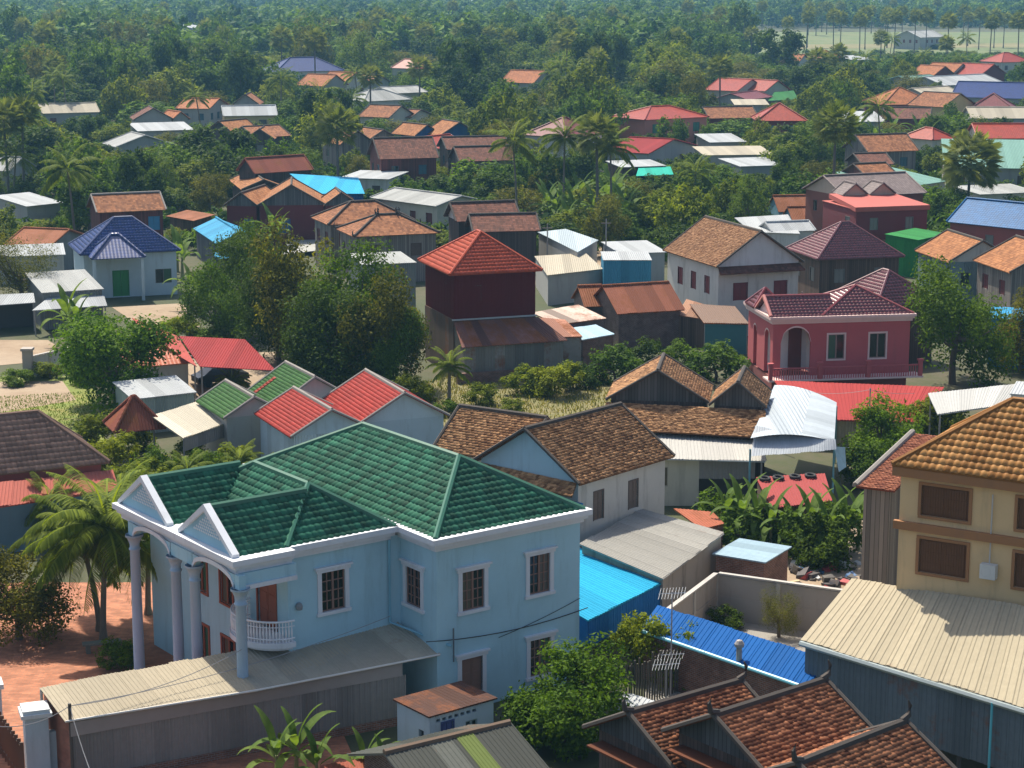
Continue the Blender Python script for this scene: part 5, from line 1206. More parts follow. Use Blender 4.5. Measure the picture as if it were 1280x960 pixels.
# ---------------------------------------------------------------- far houses among the trees
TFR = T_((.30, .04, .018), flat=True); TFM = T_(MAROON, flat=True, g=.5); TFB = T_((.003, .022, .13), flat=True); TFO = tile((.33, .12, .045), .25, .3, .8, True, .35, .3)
MARF = plaster((.17, .03, .03), .2); PINKF = plaster((.55, .2, .15), .15); YELF = plaster((.55, .42, .2), .2)
M = dict(KF=KF, KO=KO, KB=KB, TFR=TFR, TFM=TFM, TFB=TFB, TFO=TFO, TG=TIN_G, TW=TIN_W, TR=TIN_R, TC=TIN_C, TB=TIN_B, SF=TIN_SF, RD=TIN_RED,
         ww=W_WHITE, wg=W_GREY, wc=W_CREAM, wm=MARF, wp=PINKF, wy=YELF, wd=WD_DK, wb=WD_BRN, wr=WD_RED, wl=tin((.03, .13, .38), .05), gg=WD_GREY)
FAR = [
 ('long far house with weathered cream tin roof under tall palms', 53, 142, 125, 140, 4.0, 8, 'gx', 1.6, 'TC', 'wg', 0),
 ('far brown tiled gable beside the bright white roof', 167, 150, 217, 149, 4.6, 8, 'gy', 2.0, 'KB', 'wg', 0),
 ('small rust gable beside the far brown tiled gable', 215, 150, 238, 149, 4.4, 6, 'gy', 1.4, 'TFO', 'wg', 0),
 ('far house with dazzling white sheet roof and pale green wall', 172, 164, 243, 162, 4.0, 9, 'shed', .8, 'TW', 'wg', 0),
 ('grey tin gable half hidden in the trees below the white roof', 145, 184, 219, 181, 3.4, 8, 'gy', 1.7, 'TG', 'wg', 0),
 ('yellow walled far house with white tin roof', 279, 145, 347, 144, 4.8, 8, 'gx', 1.6, 'TW', 'wy', 2),
 ('small rust gable left behind the yellow walled house', 262, 136, 287, 131, 5.0, 7, 'gy', 1.6, 'TFO', 'wg', 0),
 ('brown gable standing behind the yellow walled house', 290, 131, 324, 131, 5.2, 8, 'gy', 2.0, 'KF', 'wg', 0),
 ('dark timber house with clay gable below the yellow house', 257, 164, 290, 166, 4.8, 7, 'gy', 1.8, 'KO', 'wd', 0),
 ('second dark timber house with clay gable below the yellow house', 288, 168, 318, 172, 4.8, 7, 'gy', 1.5, 'KF', 'wd', 0),
 ('dark timber house with low clay gable beside the bamboo', 306, 174, 343, 174, 4.6, 7, 'gy', 1.6, 'KO', 'wd', 0),
 ('far white two-storey building with navy hip roof and green windows', 345, 90, 432, 88, 7.0, 12, 'hip', 3.2, 'TFB', 'ww', 3),
 ('far clay gabled house beside the navy roofed building', 405, 108, 436, 106, 5.5, 9, 'gy', 2.4, 'TFO', 'wg', 0),
 ('far clay gabled house with pale gable in the cluster by the navy roof', 428, 106, 463, 104, 5.5, 9, 'gy', 2.6, 'TFO', 'ww', 0),
 ('small far clay gable at the end of the cluster by the navy roof', 461, 104, 488, 102, 5.0, 8, 'gy', 1.8, 'KF', 'wg', 0),
 ('white far house with grey hip roof below the clay cluster', 455, 127, 516, 124, 5.0, 9, 'hip', 2.0, 'TG', 'ww', 0),
 ('long pale far warehouse with grey roof', 489, 117, 535, 115, 4.8, 9, 'gx', 1.2, 'TG', 'wc', 0),
 ('tan walled shed with rust gable near the pale warehouse', 487, 147, 518, 143, 4.6, 7, 'gy', 1.9, 'KF', 'wc', 0),
 ('smaller tan walled shed with rust gable near the pale warehouse', 514, 147, 539, 142, 4.2, 7, 'gy', 1.1, 'KF', 'wc', 0),
 ('small far house with bright blue gable end', 519, 170, 551, 168, 4.8, 7, 'gy', 1.7, 'KO', 'wl', 0),
 ('larger far house with bright blue gable end', 550, 170, 600, 168, 5.0, 7, 'gy', 2.1, 'KO', 'wl', 0),
 ('long brown tiled house with dark red board wall', 474, 199, 549, 197, 5.6, 8, 'gx', 2.6, 'KB', 'wr', 0),
 ('grey walled house with rust gable beside the long brown tiled house', 426, 181, 469, 179, 5.0, 8, 'gy', 2.0, 'KF', 'gg', 0),
 ('low rust gable beside the long brown tiled house', 460, 176, 500, 174, 4.6, 7, 'gy', 1.6, 'KF', 'gg', 0),
 ('brown tiled rear roof of the double roofed house', 558, 187, 638, 185, 5.4, 6, 'gx', 1.6, 'KB', 'wd', 0),
 ('brown tiled front roof of the double roofed house', 574, 202, 646, 200, 5.2, 6, 'gx', 1.8, 'KB', 'gg', 0),
 ('small bright red roof between the brown tiled houses', 547, 186, 584, 182, 4.4, 7, 'gx', 1.6, 'TFR', 'wg', 0),
 ('white flat roofed shop behind the cyan roof', 424, 222, 486, 224, 3.6, 8, 'shed', .3, 'TW', 'ww', 0),
 ('long grey roofed store with beige wall behind the hipped clay house', 462, 247, 546, 258, 3.8, 8, 'gx', .9, 'TG', 'wc', 0),
 ('white house with plum coloured hip roof behind the tall coconut palms', 710, 172, 756, 167, 6.0, 9, 'hip', 2.6, 'TFM', 'ww', 0),
 ('pink two-storey house with red roof and green windows', 806, 150, 887, 146, 6.6, 10, 'hip', 1.8, 'TFR', 'wp', 3),
 ('grey awning roof beside the pink two-storey house', 770, 152, 812, 152, 5.4, 7, 'shed', .2, 'TG', 'wg', 0),
 ('rust red low roof below the pink two-storey house', 812, 192, 872, 182, 3.6, 8, 'gy', 1.6, 'RD', 'wg', 0),
 ('maroon walled house with brown roof and teal windows', 886, 148, 949, 147, 4.8, 8, 'gx', 1.8, 'KF', 'wm', 4),
 ('maroon walled house with red hip roof and teal ridges', 946, 151, 1010, 151, 5.6, 9, 'hip', 2.8, 'TFR', 'wm', 4),
 ('small dazzling white roof below the maroon walled houses', 887, 178, 934, 177, 3.4, 8, 'shed', .8, 'TW', 'wg', 0),
 ('long brown grey low roof below the maroon walled houses', 880, 194, 968, 193, 3.4, 9, 'shed', .6, 'TC', 'wg', 0),
 ('white sheet roof half hidden by shrubs below the long low roof', 925, 208, 985, 206, 3.0, 8, 'shed', .5, 'TW', 'wg', 0),
 ('far house with red gable roof beside the dark green trees', 922, 114, 958, 111, 4.8, 9, 'gy', 2.4, 'TFR', 'wc', 0),
 ('second far red gable beside the dark green trees', 957, 114, 988, 112, 4.8, 9, 'gy', 2.2, 'TFR', 'wc', 0),
 ('low plum roofed hut below the far red gables', 934, 125, 966, 121, 4.0, 8, 'gx', 1.2, 'TFM', 'wg', 0),
 ('cream tin roofed store below the far red gables', 918, 131, 962, 131, 3.6, 8, 'shed', .7, 'TC', 'wg', 0),
 ('grey white sheet roofed hall between banana clumps', 1058, 152, 1109, 152, 4.0, 14, 'shed', 1.0, 'TW', 'wg', 0),
 ('far house with orange hip roof and maroon walls', 1104, 131, 1171, 130, 5.4, 11, 'hip', 3.0, 'TFO', 'wm', 0),
 ('brown roofed annex below the orange hip roof', 1103, 148, 1163, 149, 4.6, 8, 'gx', 1.8, 'KB', 'wm', 0),
 ('yellow walled house with clay gable and pale gable end', 1180, 134, 1221, 131, 5.4, 9, 'gy', 2.4, 'KF', 'wy', 2),
 ('house with shiny plum hip roof beside the yellow walled house', 1212, 136, 1268, 137, 4.8, 10, 'hip', 2.8, 'TFM', 'wc', 0),
 ('tan roof behind the shiny plum hip roof', 1160, 121, 1205, 118, 5.0, 9, 'gx', 1.6, 'TC', 'wg', 0),
 ('long grey barn with cream tin roof near the plum hip roof', 1214, 148, 1300, 148, 4.2, 9, 'gx', 1.8, 'TC', 'wg', 0),
 ('wide far hall with deep blue roof', 1188, 121, 1300, 124, 4.6, 14, 'gx', 3.0, 'TFB', 'wg', 0),
 ('far white sheet roofed hall', 1179, 107, 1254, 103, 4.6, 12, 'gx', 1.8, 'TW', 'wg', 0),
 ('far seafoam roofed hall beside the white one', 1146, 105, 1186, 103, 4.6, 12, 'gx', 1.6, 'SF', 'wg', 0),
 ('small far house with rust gable behind the white hall', 1168, 94, 1194, 93, 5.0, 9, 'gy', 2.2, 'TFO', 'wm', 0),
 ('far house with clay gable behind the white hall', 1190, 93, 1216, 91, 5.0, 9, 'gy', 2.6, 'TFO', 'wc', 0),
 ('far bright red gable behind the white hall', 1226, 94, 1258, 92, 5.0, 10, 'gy', 2.6, 'TFR', 'wm', 0),
 ('far red roofs at the field edge', 1252, 78, 1290, 77, 5.0, 10, 'hip', 2.6, 'TFR', 'wc', 0),
 ('brown tiled house with blue grey wall and white gable beside the bananas', 1084, 190, 1149, 188, 5.2, 8, 'gx', 2.2, 'KF', 'gg', 0),
 ('small brown tiled roof below the blue grey walled house', 1077, 206, 1118, 205, 4.8, 6, 'gx', 1.3, 'KB', 'wb', 0),
 ('second small brown tiled roof below the blue grey walled house', 1082, 221, 1123, 219, 5.0, 6, 'gx', 1.4, 'KF', 'wr', 0),
 ('seafoam green sheet roof beside the sugar palm', 1118, 236, 1186, 226, 3.8, 10, 'shed', 1.4, 'SF', 'wg', 0),
 ('large seafoam green hall behind the sugar palm', 1180, 209, 1300, 211, 5.2, 16, 'shed', 2.6, 'SF', 'wg', 0),
 ('cream wall annex of the large seafoam hall', 1225, 243, 1300, 240, 3.4, 7, 'shed', .4, 'TG', 'wc', 0),
 ('red roofed house behind the large seafoam hall', 1222, 173, 1290, 173, 5.0, 9, 'gx', 2.0, 'TFR', 'wc', 0),
 ('small orange red roof beside the crown of the sugar palm', 1166, 175, 1195, 173, 4.8, 7, 'hip', 1.6, 'TFR', 'wc', 0),
 ('white shed standing alone in the pale field', 1150, 47, 1182, 46, 5.0, 14, 'gx', 2.6, 'TG', 'wg', 0),
 ('tiny far house with rust gable at the wood edge', 997, 80, 1015, 79, 5.0, 8, 'gy', 2.6, 'TFO', 'ww', 0),
 ('tiny far house with red roof at the wood edge', 1032, 74, 1056, 73, 5.0, 9, 'hip', 2.6, 'TFR', 'wc', 0),
 ('tiny far white roof among the palms', 1066, 75, 1094, 74, 4.0, 9, 'shed', 1.0, 'TW', 'wg', 0),
 ('far clay roof peeking out of the wood', 667, 104, 694, 101, 5.5, 9, 'gy', 2.6, 'TFO', 'wc', 0),
 ('tiny far red roof deep in the wood', 520, 86, 536, 85, 5.5, 9, 'hip', 2.4, 'TFR', 'wc', 0),
 ('tiny far white roof deep in the wood', 246, 36, 266, 35, 5.5, 12, 'shed', 1.6, 'TW', 'wg', 0),
 ('white sheet roof under the bushy palm beside the clay tiled house', 33, 258, 80, 253, 3.4, 7, 'shed', .8, 'TW', 'wg', 0),
 ('pale roof corner under the leaning palms', 12, 214, 45, 208, 4.0, 7, 'gy', 1.6, 'TG', 'wg', 0),
 ('small rust roofed shed beside the clay tiled house', 207, 270, 242, 276, 3.0, 3, 'shed', .5, 'TR', 'wb', 0),
 ('white sheet roof above the teal market awning', 776, 209, 833, 207, 3.6, 6, 'shed', .4, 'TW', 'wb', 0),
]
FEET = []
for lab, xa, ya, xb, yb, ze, D, rf, rise, rm, wm, kd in FAR:
    wins = ()
    if kd:
        Wm = (P(xb, yb, ze) - P(xa, ya, ze)).length; n = max(2, int(Wm / 4))
        c = {2: GREY_D, 3: (.05, .2, .14), 4: TEAL}[kd]
        wins = [('f', Wm * (i + .6) / (n + .2), ze - 2.4, 1.3, 1.5, 'shut', c) for i in range(n)]
    house(lab, (xa, ya), (xb, yb), ze, D, rf, rise, M[rm], M[wm], .35, wins, capm=MORT if rm[0] == 'K' else None, show=.22)
    FEET.append((P(xa, ya, ze), P(xb, yb, ze), ze))
quadroof('teal green market awning under the white roof', [(795, 220), (842, 218), (838, 208), (798, 210)], [3.0, 3.0, 3.4, 3.4], 'awning', 'awning', tin((.02, .36, .27), .02), legs=(0, 1))
quadroof('green tarpaulin awning beside the far red gables', [(960, 126), (998, 124), (992, 113), (968, 115)], [3.4, 3.4, 4.6, 4.6], 'awning', 'awning', tin((.03, .15, .04), .02), legs=(0, 1))

# ---------------------------------------------------------------- vegetation
G_DARK = ((.014, .038, .003), (.115, .190, .010)); G_MID = ((.020, .058, .003), (.170, .280, .012)); G_YEL = ((.045, .085, .003), (.32, .37, .014)); G_OLV = ((.036, .050, .005), (.24, .24, .022)); G_BAM = ((.04, .09, .006), (.25, .34, .028)); G_DKO = ((.024, .036, .003), (.26, .25, .014)); G_BRT = ((.024, .075, .003), (.21, .35, .014))
def crown_arrays(seed, h, w, nl, leaf_s, kind='round'):
    """leaf-sized faces spread through uneven clumps; h tree height, w crown width"""
    r = np.random.RandomState(seed)
    z0 = {'round': .10, 'tall': .08, 'feather': .2, 'bush': .0, 'spread': .2, 'high': .3}[kind] * h
    hz = (h - z0) / 2; cz = z0 + hz; rx = w / 2
    lc = [(np.array([0, 0, 0.05]), .62)]
    for i in range(11 if kind != 'bush' else 7):
        az = i * 2.4 + r.uniform(-.4, .4); zz = r.uniform(-.6, .72); rr = math.sqrt(max(.05, 1 - zz * zz)) * r.uniform(.5, .72)
        if kind == 'tall': rr *= .75 - .3 * zz
        if kind in ('spread', 'high'): zz = zz * .55 + .25
        lc.append((np.array([math.cos(az) * rr, math.sin(az) * rr, zz * .8]), r.uniform(.24, .42)))
    ncl = max(30, nl // 30)
    cc, cv = [], []
    for i in range(ncl):
        c, rad = lc[r.randint(len(lc))]
        d = r.normal(size=3); d /= np.linalg.norm(d); d[2] = d[2] * .85 + .15
        p = c + d * rad * r.uniform(.75, 1.05)
        cc.append(p); cv.append(np.clip(r.normal(.42, .25), 0, 1))
    cc = np.array(cc) * np.array([rx, rx, hz]); cv = np.array(cv)
    per = nl // ncl; n = per * ncl
    ci = np.repeat(np.arange(ncl), per)
    rc = r.uniform(.55, 1.2, ncl) * w * (.10 if kind != 'feather' else .12)
    d = r.normal(size=(n, 3)); d /= np.linalg.norm(d, axis=1, keepdims=True)
    p = cc[ci] + d * (rc[ci] * r.uniform(.35, 1.0, n) ** .6)[:, None] * np.array([1.15, 1.15, .75])
    if kind == 'feather': p[:, 2] -= r.uniform(0, 1, n) * rc[ci] * .6
    nrm = d * .6 + r.normal(size=(n, 3)) * .55 + np.array([0, 0, .5]) + cc[ci] / (np.abs(cc).max() + 1e-6) * .3
    nrm /= np.linalg.norm(nrm, axis=1, keepdims=True)
    t = np.cross(nrm, r.normal(size=(n, 3))); t /= np.linalg.norm(t, axis=1, keepdims=True); b = np.cross(nrm, t)
    s = leaf_s * r.uniform(.65, 1.35, n)[:, None]
    asp = .5 if kind != 'feather' else .28
    q98 = np.percentile(np.abs(p[:, :2]), 97); p[:, :2] *= (w / 2) / max(q98, .01) * .96
    zl, zh = np.percentile(p[:, 2], 2), np.percentile(p[:, 2], 99); p[:, 2] = (p[:, 2] - zl) / (zh - zl) * 2 * hz - hz
    p[:, 2] += cz
    V = np.stack([p - t * s, p - b * s * asp - nrm * s * .12, p + t * s, p + b * s * asp - nrm * s * .12], 1).reshape(-1, 3)
    Q = np.arange(n * 4).reshape(-1, 4)
    rn = np.clip(cv[ci] * .75 + r.uniform(-.1, .35, n), 0, 1) ** 1.25
    return V, Q, rn, cc + np.array([0, 0, cz]), cz
def trunk_mb(seed, h, w, cc, cz, nlimb=7, r0=None):
    r = random.Random(seed); mb = MB(); r0 = r0 or .028 * h
    top = Vector((r.uniform(-.04, .04) * h, r.uniform(-.04, .04) * h, cz * .8))
    mb.tube([(0, 0, -.1), (r.uniform(-.1, .1), r.uniform(-.1, .1), cz * .35), top], [r0 * 1.3, r0, r0 * .75], 8)
    idx = list(range(len(cc))); r.shuffle(idx)
    for i in idx[:nlimb]:
        e = Vector(cc[i]); st = Vector((top.x * .8, top.y * .8, cz * r.uniform(.45, .78)))
        mid = st.lerp(e, .5) + Vector((0, 0, -.06 * h))
        mb.tube([st, mid, e], [r0 * .5, r0 * .32, r0 * .12], 6, False)
    return mb
def tree_proto(name, seed, h, w, nl, ls, kind, lm, nlimb=7):
    V, Q, rn, cc, cz = crown_arrays(seed, h, w, nl, ls, kind)
    return (trunk_mb(seed, h, w, cc, cz, nlimb).mesh('trunk', bark()), mesh_np('crown', V, Q, rn, leaf(*lm)), h, w, name)
NT = {}
for i in range(3): NT['near%d' % i] = tree_proto('broadleaf_tree', 100 + i, 8, 7.5, 15000, .13, 'round', (G_DKO, G_MID, G_DARK)[i], 14)
NT['bright'] = tree_proto('broadleaf_tree', 120, 5, 5.2, 13000, .12, 'round', G_BRT, 12)
NT['mango'] = tree_proto('mango_tree', 121, 6, 7.5, 16000, .14, 'round', G_BRT, 12)
NT['feather'] = tree_proto('acacia_tree', 122, 8, 6, 9000, .11, 'feather', G_OLV, 14)
for i in range(6): NT['mid%d' % i] = tree_proto(('dark_broadleaf_tree', 'tall_broadleaf_tree', 'spreading_tree', 'round_tree', 'feathery_tree', 'dark_round_tree')[i], 130 + i, 8, 7.5, 4600, .27, ('round', 'tall', 'spread', 'round', 'feather', 'round')[i], (G_DARK, G_MID, G_YEL, G_MID, G_OLV, G_DARK)[i], 8)
for i in range(3): NT['bush%d' % i] = tree_proto('shrub', 150 + i, 3, 3.4, 4200, .12, 'bush', (G_MID, G_YEL, G_DARK)[i], 6)
NT['bamboo'] = tree_proto('bamboo_clump', 160, 8, 6, 5000, .22, 'feather', G_BAM, 16)
def place(o, p, s, rz): o.location = p; o.scale = (s[0], s[0], s[1]) if isinstance(s, tuple) else (s, s, s); o.rotation_euler = (0, 0, rz)
FOOT = []   # where trees already stand (x, y, r)
def tree(key, u, v, h, w, label, group=None, cat='tree', p=None):
    """u, v: the tree's top in the photo; h height, w crown width"""
    tm, cm, h0, w0, nm = NT[key]
    if p is None:
        p = P(u, v, h); p.z = 0
    R = tag(empty(nm, p), label, cat, group)
    rz = rng.uniform(0, 6.28)
    for n_, me in (('trunk', tm), ('crown', cm)):
        o = link(n_, me, R); place(o, (0, 0, 0), (w / w0, h / h0), rz)
    FOOT.append((p.x, p.y, w * .35))
    return R
def frond_arrays(L_, el, droop, n=26, ll=.62, seed=0, wd=.035):
    """one feather leaf along +x: curved rib with hanging leaflets"""
    r = np.random.RandomState(seed); V, Q, rn = [], [], []
    pts = []; x = z = 0.0; a = el
    for i in range(n + 1):
        pts.append((x, z, a)); x += L_ / n * math.cos(a); z += L_ / n * math.sin(a); a -= droop / n * (.5 + 1.2 * i / n)
    for i in range(n):
        (x0, z0, a0), (x1, z1, a1) = pts[i], pts[i + 1]; t = .05 * (1 - i / n) + .008
        k = len(V); V += [(x0, -t, z0), (x0, t, z0), (x1, t * .9, z1), (x1, -t * .9, z1)]; Q.append((k, k + 1, k + 2, k + 3)); rn.append(.85)
        if i < 3: continue
        f = i / n; l_ = ll * (math.sin(math.pi * min(1, f * .92 + .12)) ** .6) * r.uniform(.85, 1.15)
        for s in (-1, 1):
            for q in (0, .5):
                xx, zz = x0 + (x1 - x0) * q, z0 + (z1 - z0) * q
                dx, dy, dz = l_ * (.42 * math.cos(a0)), s * l_ * .75, l_ * (.42 * math.sin(a0) - .42 - r.uniform(0, .25))
                k = len(V); V += [(xx - wd, s * t, zz), (xx + wd, s * t, zz), (xx + dx * .6 + wd, s * t + dy * .62, zz + dz * .4), (xx + dx * .6 - wd, s * t + dy * .62, zz + dz * .4)]
                Q.append((k, k + 1, k + 2, k + 3)); V += [(xx + dx, s * t + dy, zz + dz), (xx + dx + .01, s * t + dy, zz + dz)]; Q.append((k + 3, k + 2, k + 5, k + 4)); c = r.uniform(.1, .9); rn += [c, c]
    return np.array(V), np.array(Q), np.array(rn)
G_PALM = ((.045, .09, .008), (.24, .30, .03)); PL = leaf(*G_PALM, .38, .15)
FR = [mesh_np('frond', *frond_arrays(3.4, el, dr, seed=i), PL) for i, (el, dr) in enumerate(((1.25, 1.1), (.85, 1.5), (.45, 1.5), (.05, 1.2), (-.4, .8)))]
FRF = [frond_arrays(3.4, el, dr, n=12, ll=.85, seed=i, wd=.07) for i, (el, dr) in enumerate(((1.25, 1.1), (.85, 1.5), (.45, 1.5), (.05, 1.2), (-.4, .8)))]
def rotz(V, a, s=1.0): c, t = math.cos(a), math.sin(a); return np.stack([V[:, 0] * c - V[:, 1] * t, V[:, 0] * t + V[:, 1] * c, V[:, 2]], 1) * s
def far_palm_mesh(seed):
    r = random.Random(seed); Vs, Qs, Rs, o = [], [], [], 0
    for i in range(20):
        V, Q, rn = FRF[min(4, int(i / 20 * 5))]; V = rotz(V, i * 2.4 + r.uniform(-.2, .2), r.uniform(.85, 1.1)); Vs.append(V); Qs.append(Q + o); Rs.append(rn); o += len(V)
    return mesh_np('crown', np.concatenate(Vs), np.concatenate(Qs), np.concatenate(Rs), PL)
FP = [far_palm_mesh(i) for i in range(3)]
def palm_trunk(h, lean, seed, r0=.16):
    r = random.Random(seed); a = r.uniform(0, 6.28); mb = MB(); n = 9
    path = [(math.cos(a) * lean * (i / n) ** 1.6, math.sin(a) * lean * (i / n) ** 1.6, h * i / n) for i in range(n + 1)]
    mb.tube(path, [r0 * (1.5 if i == 0 else 1.0 - .35 * i / n) for i in range(n + 1)], 8); return mb, path[-1]
def coconut(u, v, h, label, p=None, s=1.0, near=True, group=None, lean=.8, cat='palm tree', seed=None):
    """u, v: centre of the leaf crown in the photo, h its height"""
    if p is None: p = P(u, v, h); p.z = 0
    seed = seed if seed is not None else int(u * 7 + v)
    R = tag(empty('coconut_palm', p), label, cat, group)
    mb, top = palm_trunk(h, lean, seed); p0 = Vector((top[0], top[1], 0)); R.location = Vector(R.location) - p0
    mb.build('trunk', bark((.17, .145, .115)), R)
    FOOT.append((p.x, p.y, 1.2))
    if near:
        r = random.Random(seed)
        for i in range(30):
            o = link('frond', FR[min(4, int(i / 30 * 5))], R); o.location = top; o.rotation_euler = (0, 0, i * 2.4 + r.uniform(-.25, .25)); k = s * r.uniform(.85, 1.1); o.scale = (k, k, k)
        for i in range(5):
            a = i * 1.26; MB().lathe((top[0] + math.cos(a) * .25, top[1] + math.sin(a) * .25, top[2] - .25), [(0, -.13), (.1, -.08), (.12, 0), (.08, .1), (0, .13)], 7).build('coconut', plain((.14, .13, .03)), R)
    else:
        o = link('crown', FP[seed % 3], R); o.location = top; o.scale = (s, s, s); o.rotation_euler = (0, 0, seed % 6)
    return R
def fan_arrays(seed, nleaf, rad, pet, nb=16):
    r = np.random.RandomState(seed); Vs, Qs, Rs, o = [], [], [], 0
    for i in range(nleaf):
        el = math.asin(np.clip(1 - 1.75 * (i + .5) / nleaf, -1, 1)) ; az = i * 2.4
        D_ = np.array([math.cos(el) * math.cos(az), math.cos(el) * math.sin(az), math.sin(el)])
        S_ = np.array([-math.sin(az), math.cos(az), 0]); U_ = np.cross(D_, S_)
        tw = r.uniform(-.6, .6); S_, U_ = S_ * math.cos(tw) + U_ * math.sin(tw), U_ * math.cos(tw) - S_ * math.sin(tw)
        c = D_ * pet * r.uniform(.8, 1.1) + np.array([0, 0, -.15 * (1 - el)])
        V = [c * 0.05, c * .05 + S_ * .04, c + S_ * .03, c - S_ * .03]; Q = [(0, 1, 2, 3)]; rn = [.8]; cv = r.uniform(.1, .8)
        for b in range(nb):
            a0 = -2.1 + 4.2 * b / nb; a1 = a0 + 4.2 / nb * .62; am = (a0 + a1) / 2; R_ = rad * r.uniform(.85, 1.1)
            e = lambda a, q: c + (D_ * math.cos(a) + S_ * math.sin(a)) * R_ * q
            k = len(V); V += [c, e(a0, .62) + U_ * .05, e(am, 1.0) - np.array([0, 0, .12]), e(a1, .62) - U_ * .05]; Q.append((k, k + 1, k + 2, k + 3)); rn.append(np.clip(cv + r.uniform(-.2, .2), 0, 1))
        Vs.append(np.array(V)); Qs.append(np.array(Q) + o); Rs.append(np.array(rn)); o += len(V)
    return np.concatenate(Vs), np.concatenate(Qs), np.concatenate(Rs)
SPL = leaf((.08, .12, .035), (.28, .31, .11), .35, .12)
SPM = [mesh_np('crown', *fan_arrays(i, 44, 1.05, 1.25), SPL) for i in range(2)]; SPN = mesh_np('crown', *fan_arrays(7, 75, 1.0, 1.5, 24), SPL)
def sugar_palm(u, v, h, label, s=1.0, mesh=None, p=None, group=None):
    if p is None: p = P(u, v, h); p.z = 0
    R = tag(empty('sugar_palm', p), label, 'palm tree', group); sd = int(u + v)
    mb, top = palm_trunk(h, .3, sd, .22); mb.build('trunk', bark((.12, .11, .1)), R); R.location = Vector(R.location) - Vector((top[0], top[1], 0))
    o = link('crown', mesh or SPM[sd % 2], R); o.location = top; o.scale = (s, s, s); o.rotation_euler = (0, 0, sd)
    FOOT.append((p.x, p.y, 1.5)); return R
def banana_leaf(L_, el, droop, seed):
    r = np.random.RandomState(seed); n = 9; V, Q, rn = [], [], []; x = z = 0.0; a = el
    for i in range(n + 1):
        f = i / n; w = .24 * (math.sin(math.pi * min(1, .12 + f * .86)) ** .7) * (1 if f > .16 else .15)
        V += [(x, -w * r.uniform(.8, 1), z + w * .35), (x, 0, z), (x, w * r.uniform(.8, 1), z + w * .35)]
        x += L_ / n * math.cos(a); z += L_ / n * math.sin(a); a -= droop / n * (.4 + 1.3 * f)
    for i in range(n):
        for c in (0, 1): k = 3 * i + c; Q.append((k, k + 1, k + 4, k + 3)); rn.append(r.uniform(.3, .9))
    return np.array(V), np.array(Q), np.array(rn)
BL = leaf((.05, .10, .02), (.15, .24, .05), .4, .2)
BN = [mesh_np('leaf', *banana_leaf(2.3, el, dr, i), BL) for i, (el, dr) in enumerate(((1.35, .9), (1.1, 1.6), (.85, 2.0), (.6, 2.1)))]
def banana(u, v, label, s=1.0, group='banana plants', p=None):
    """u, v: foot of the plant in the photo"""
    p = p or P(u, v, 0); R = tag(empty('banana_plant', p), label, 'banana plant', group); r = random.Random(int(u * 3 + v))
    MB().tube([(0, 0, 0), (.03, 0, .7 * s), (.05, 0, 1.5 * s)], [.13 * s, .1 * s, .06 * s], 7).build('stem', plain((.16, .17, .07), .6), R)
    for i in range(8):
        o = link('leaf', BN[min(3, i // 2)], R); o.location = (.05, 0, (1.5 - .06 * i) * s); o.rotation_euler = (0, 0, i * 2.4 + r.uniform(-.3, .3)); k = s * r.uniform(.8, 1.1); o.scale = (k, k, k)
    FOOT.append((p.x, p.y, .8)); return R

# trees and plants one can point to
for i, (u, v, h, w, k) in enumerate(((300, 292, 9.0, 7.5, 'near2'), (385, 290, 11.0, 8.5, 'near0'), (440, 312, 10.2, 8, 'near1'), (472, 345, 8.6, 7, 'near0'), (345, 330, 8.0, 7, 'near2'), (268, 335, 7.0, 5.5, 'near1'), (415, 362, 7.6, 7, 'near2'), (325, 282, 8.5, 5.5, 'near1'), (495, 390, 6.0, 5, 'near1'))):
    tree(k, u, v, h, w, 'dense dark broadleaf tree in the grove beside the dark red tower house', 'grove beside the tower house')
tree('mango', 142, 398, 6.9, 8.6, 'round bright green mango tree over the white roofed stall')
tree('feather', 22, 288, 8.0, 6.5, 'feathery thin leaved tree beside the grey workshop')
tree('bright', 706, 815, 4.1, 4.6, 'round bright green tree in front of the villa wall')
tree('near1', 1197, 333, 9.2, 8.0, 'leafy dark tree between the pink villa and the blue store')
tree('near0', 1280, 372, 6.0, 4.5, 'olive shrubby tree beside the blue store')
tree('near0', 18, 684, 4.6, 5.0, 'low spreading tree shading the brick paving')
tree('bright', 1105, 505, 4.5, 4.5, 'light green bushy tree in front of the red awning')
tree('bush1', 1150, 495, 3.4, 4.0, 'yellow green bush against the red awning', None, 'shrub'); tree('bush0', 1085, 555, 2.8, 3.2, 'green bush below the red awning by the flapping sheet', None, 'shrub')
tree('bush1', 1180, 500, 3.2, 3.5, 'leafy bush beside the pale canopy frame', None, 'shrub'); tree('bush0', 1125, 540, 2.6, 3.5, 'broad bush beside the orange tile roof', None, 'shrub')
tree('bright', 794, 503, 2.8, 1.9, 'small papaya like sapling in front of the clay gables')
for u, v, h, w, k, t in ((690, 455, 2.4, 4.0, 'bush1', 'yellow flowering bush'), (722, 452, 2.2, 3.0, 'bush2', 'dark round bush'), (768, 432, 3.0, 4.2, 'bush0', 'tall green bush'), (655, 460, 2.0, 3.0, 'bush1', 'low yellow bush'), (895, 430, 3.0, 5.0, 'bush0', 'wide bush behind the clay gables'), (850, 428, 2.6, 3.6, 'bush0', 'bush beside the rusty awnings'), (800, 425, 2.6, 3.4, 'bush2', 'dark bush beside the brick shed')):
    tree(k, u, v, h, w, t + ' along the edge of the dry grass', None, 'shrub')
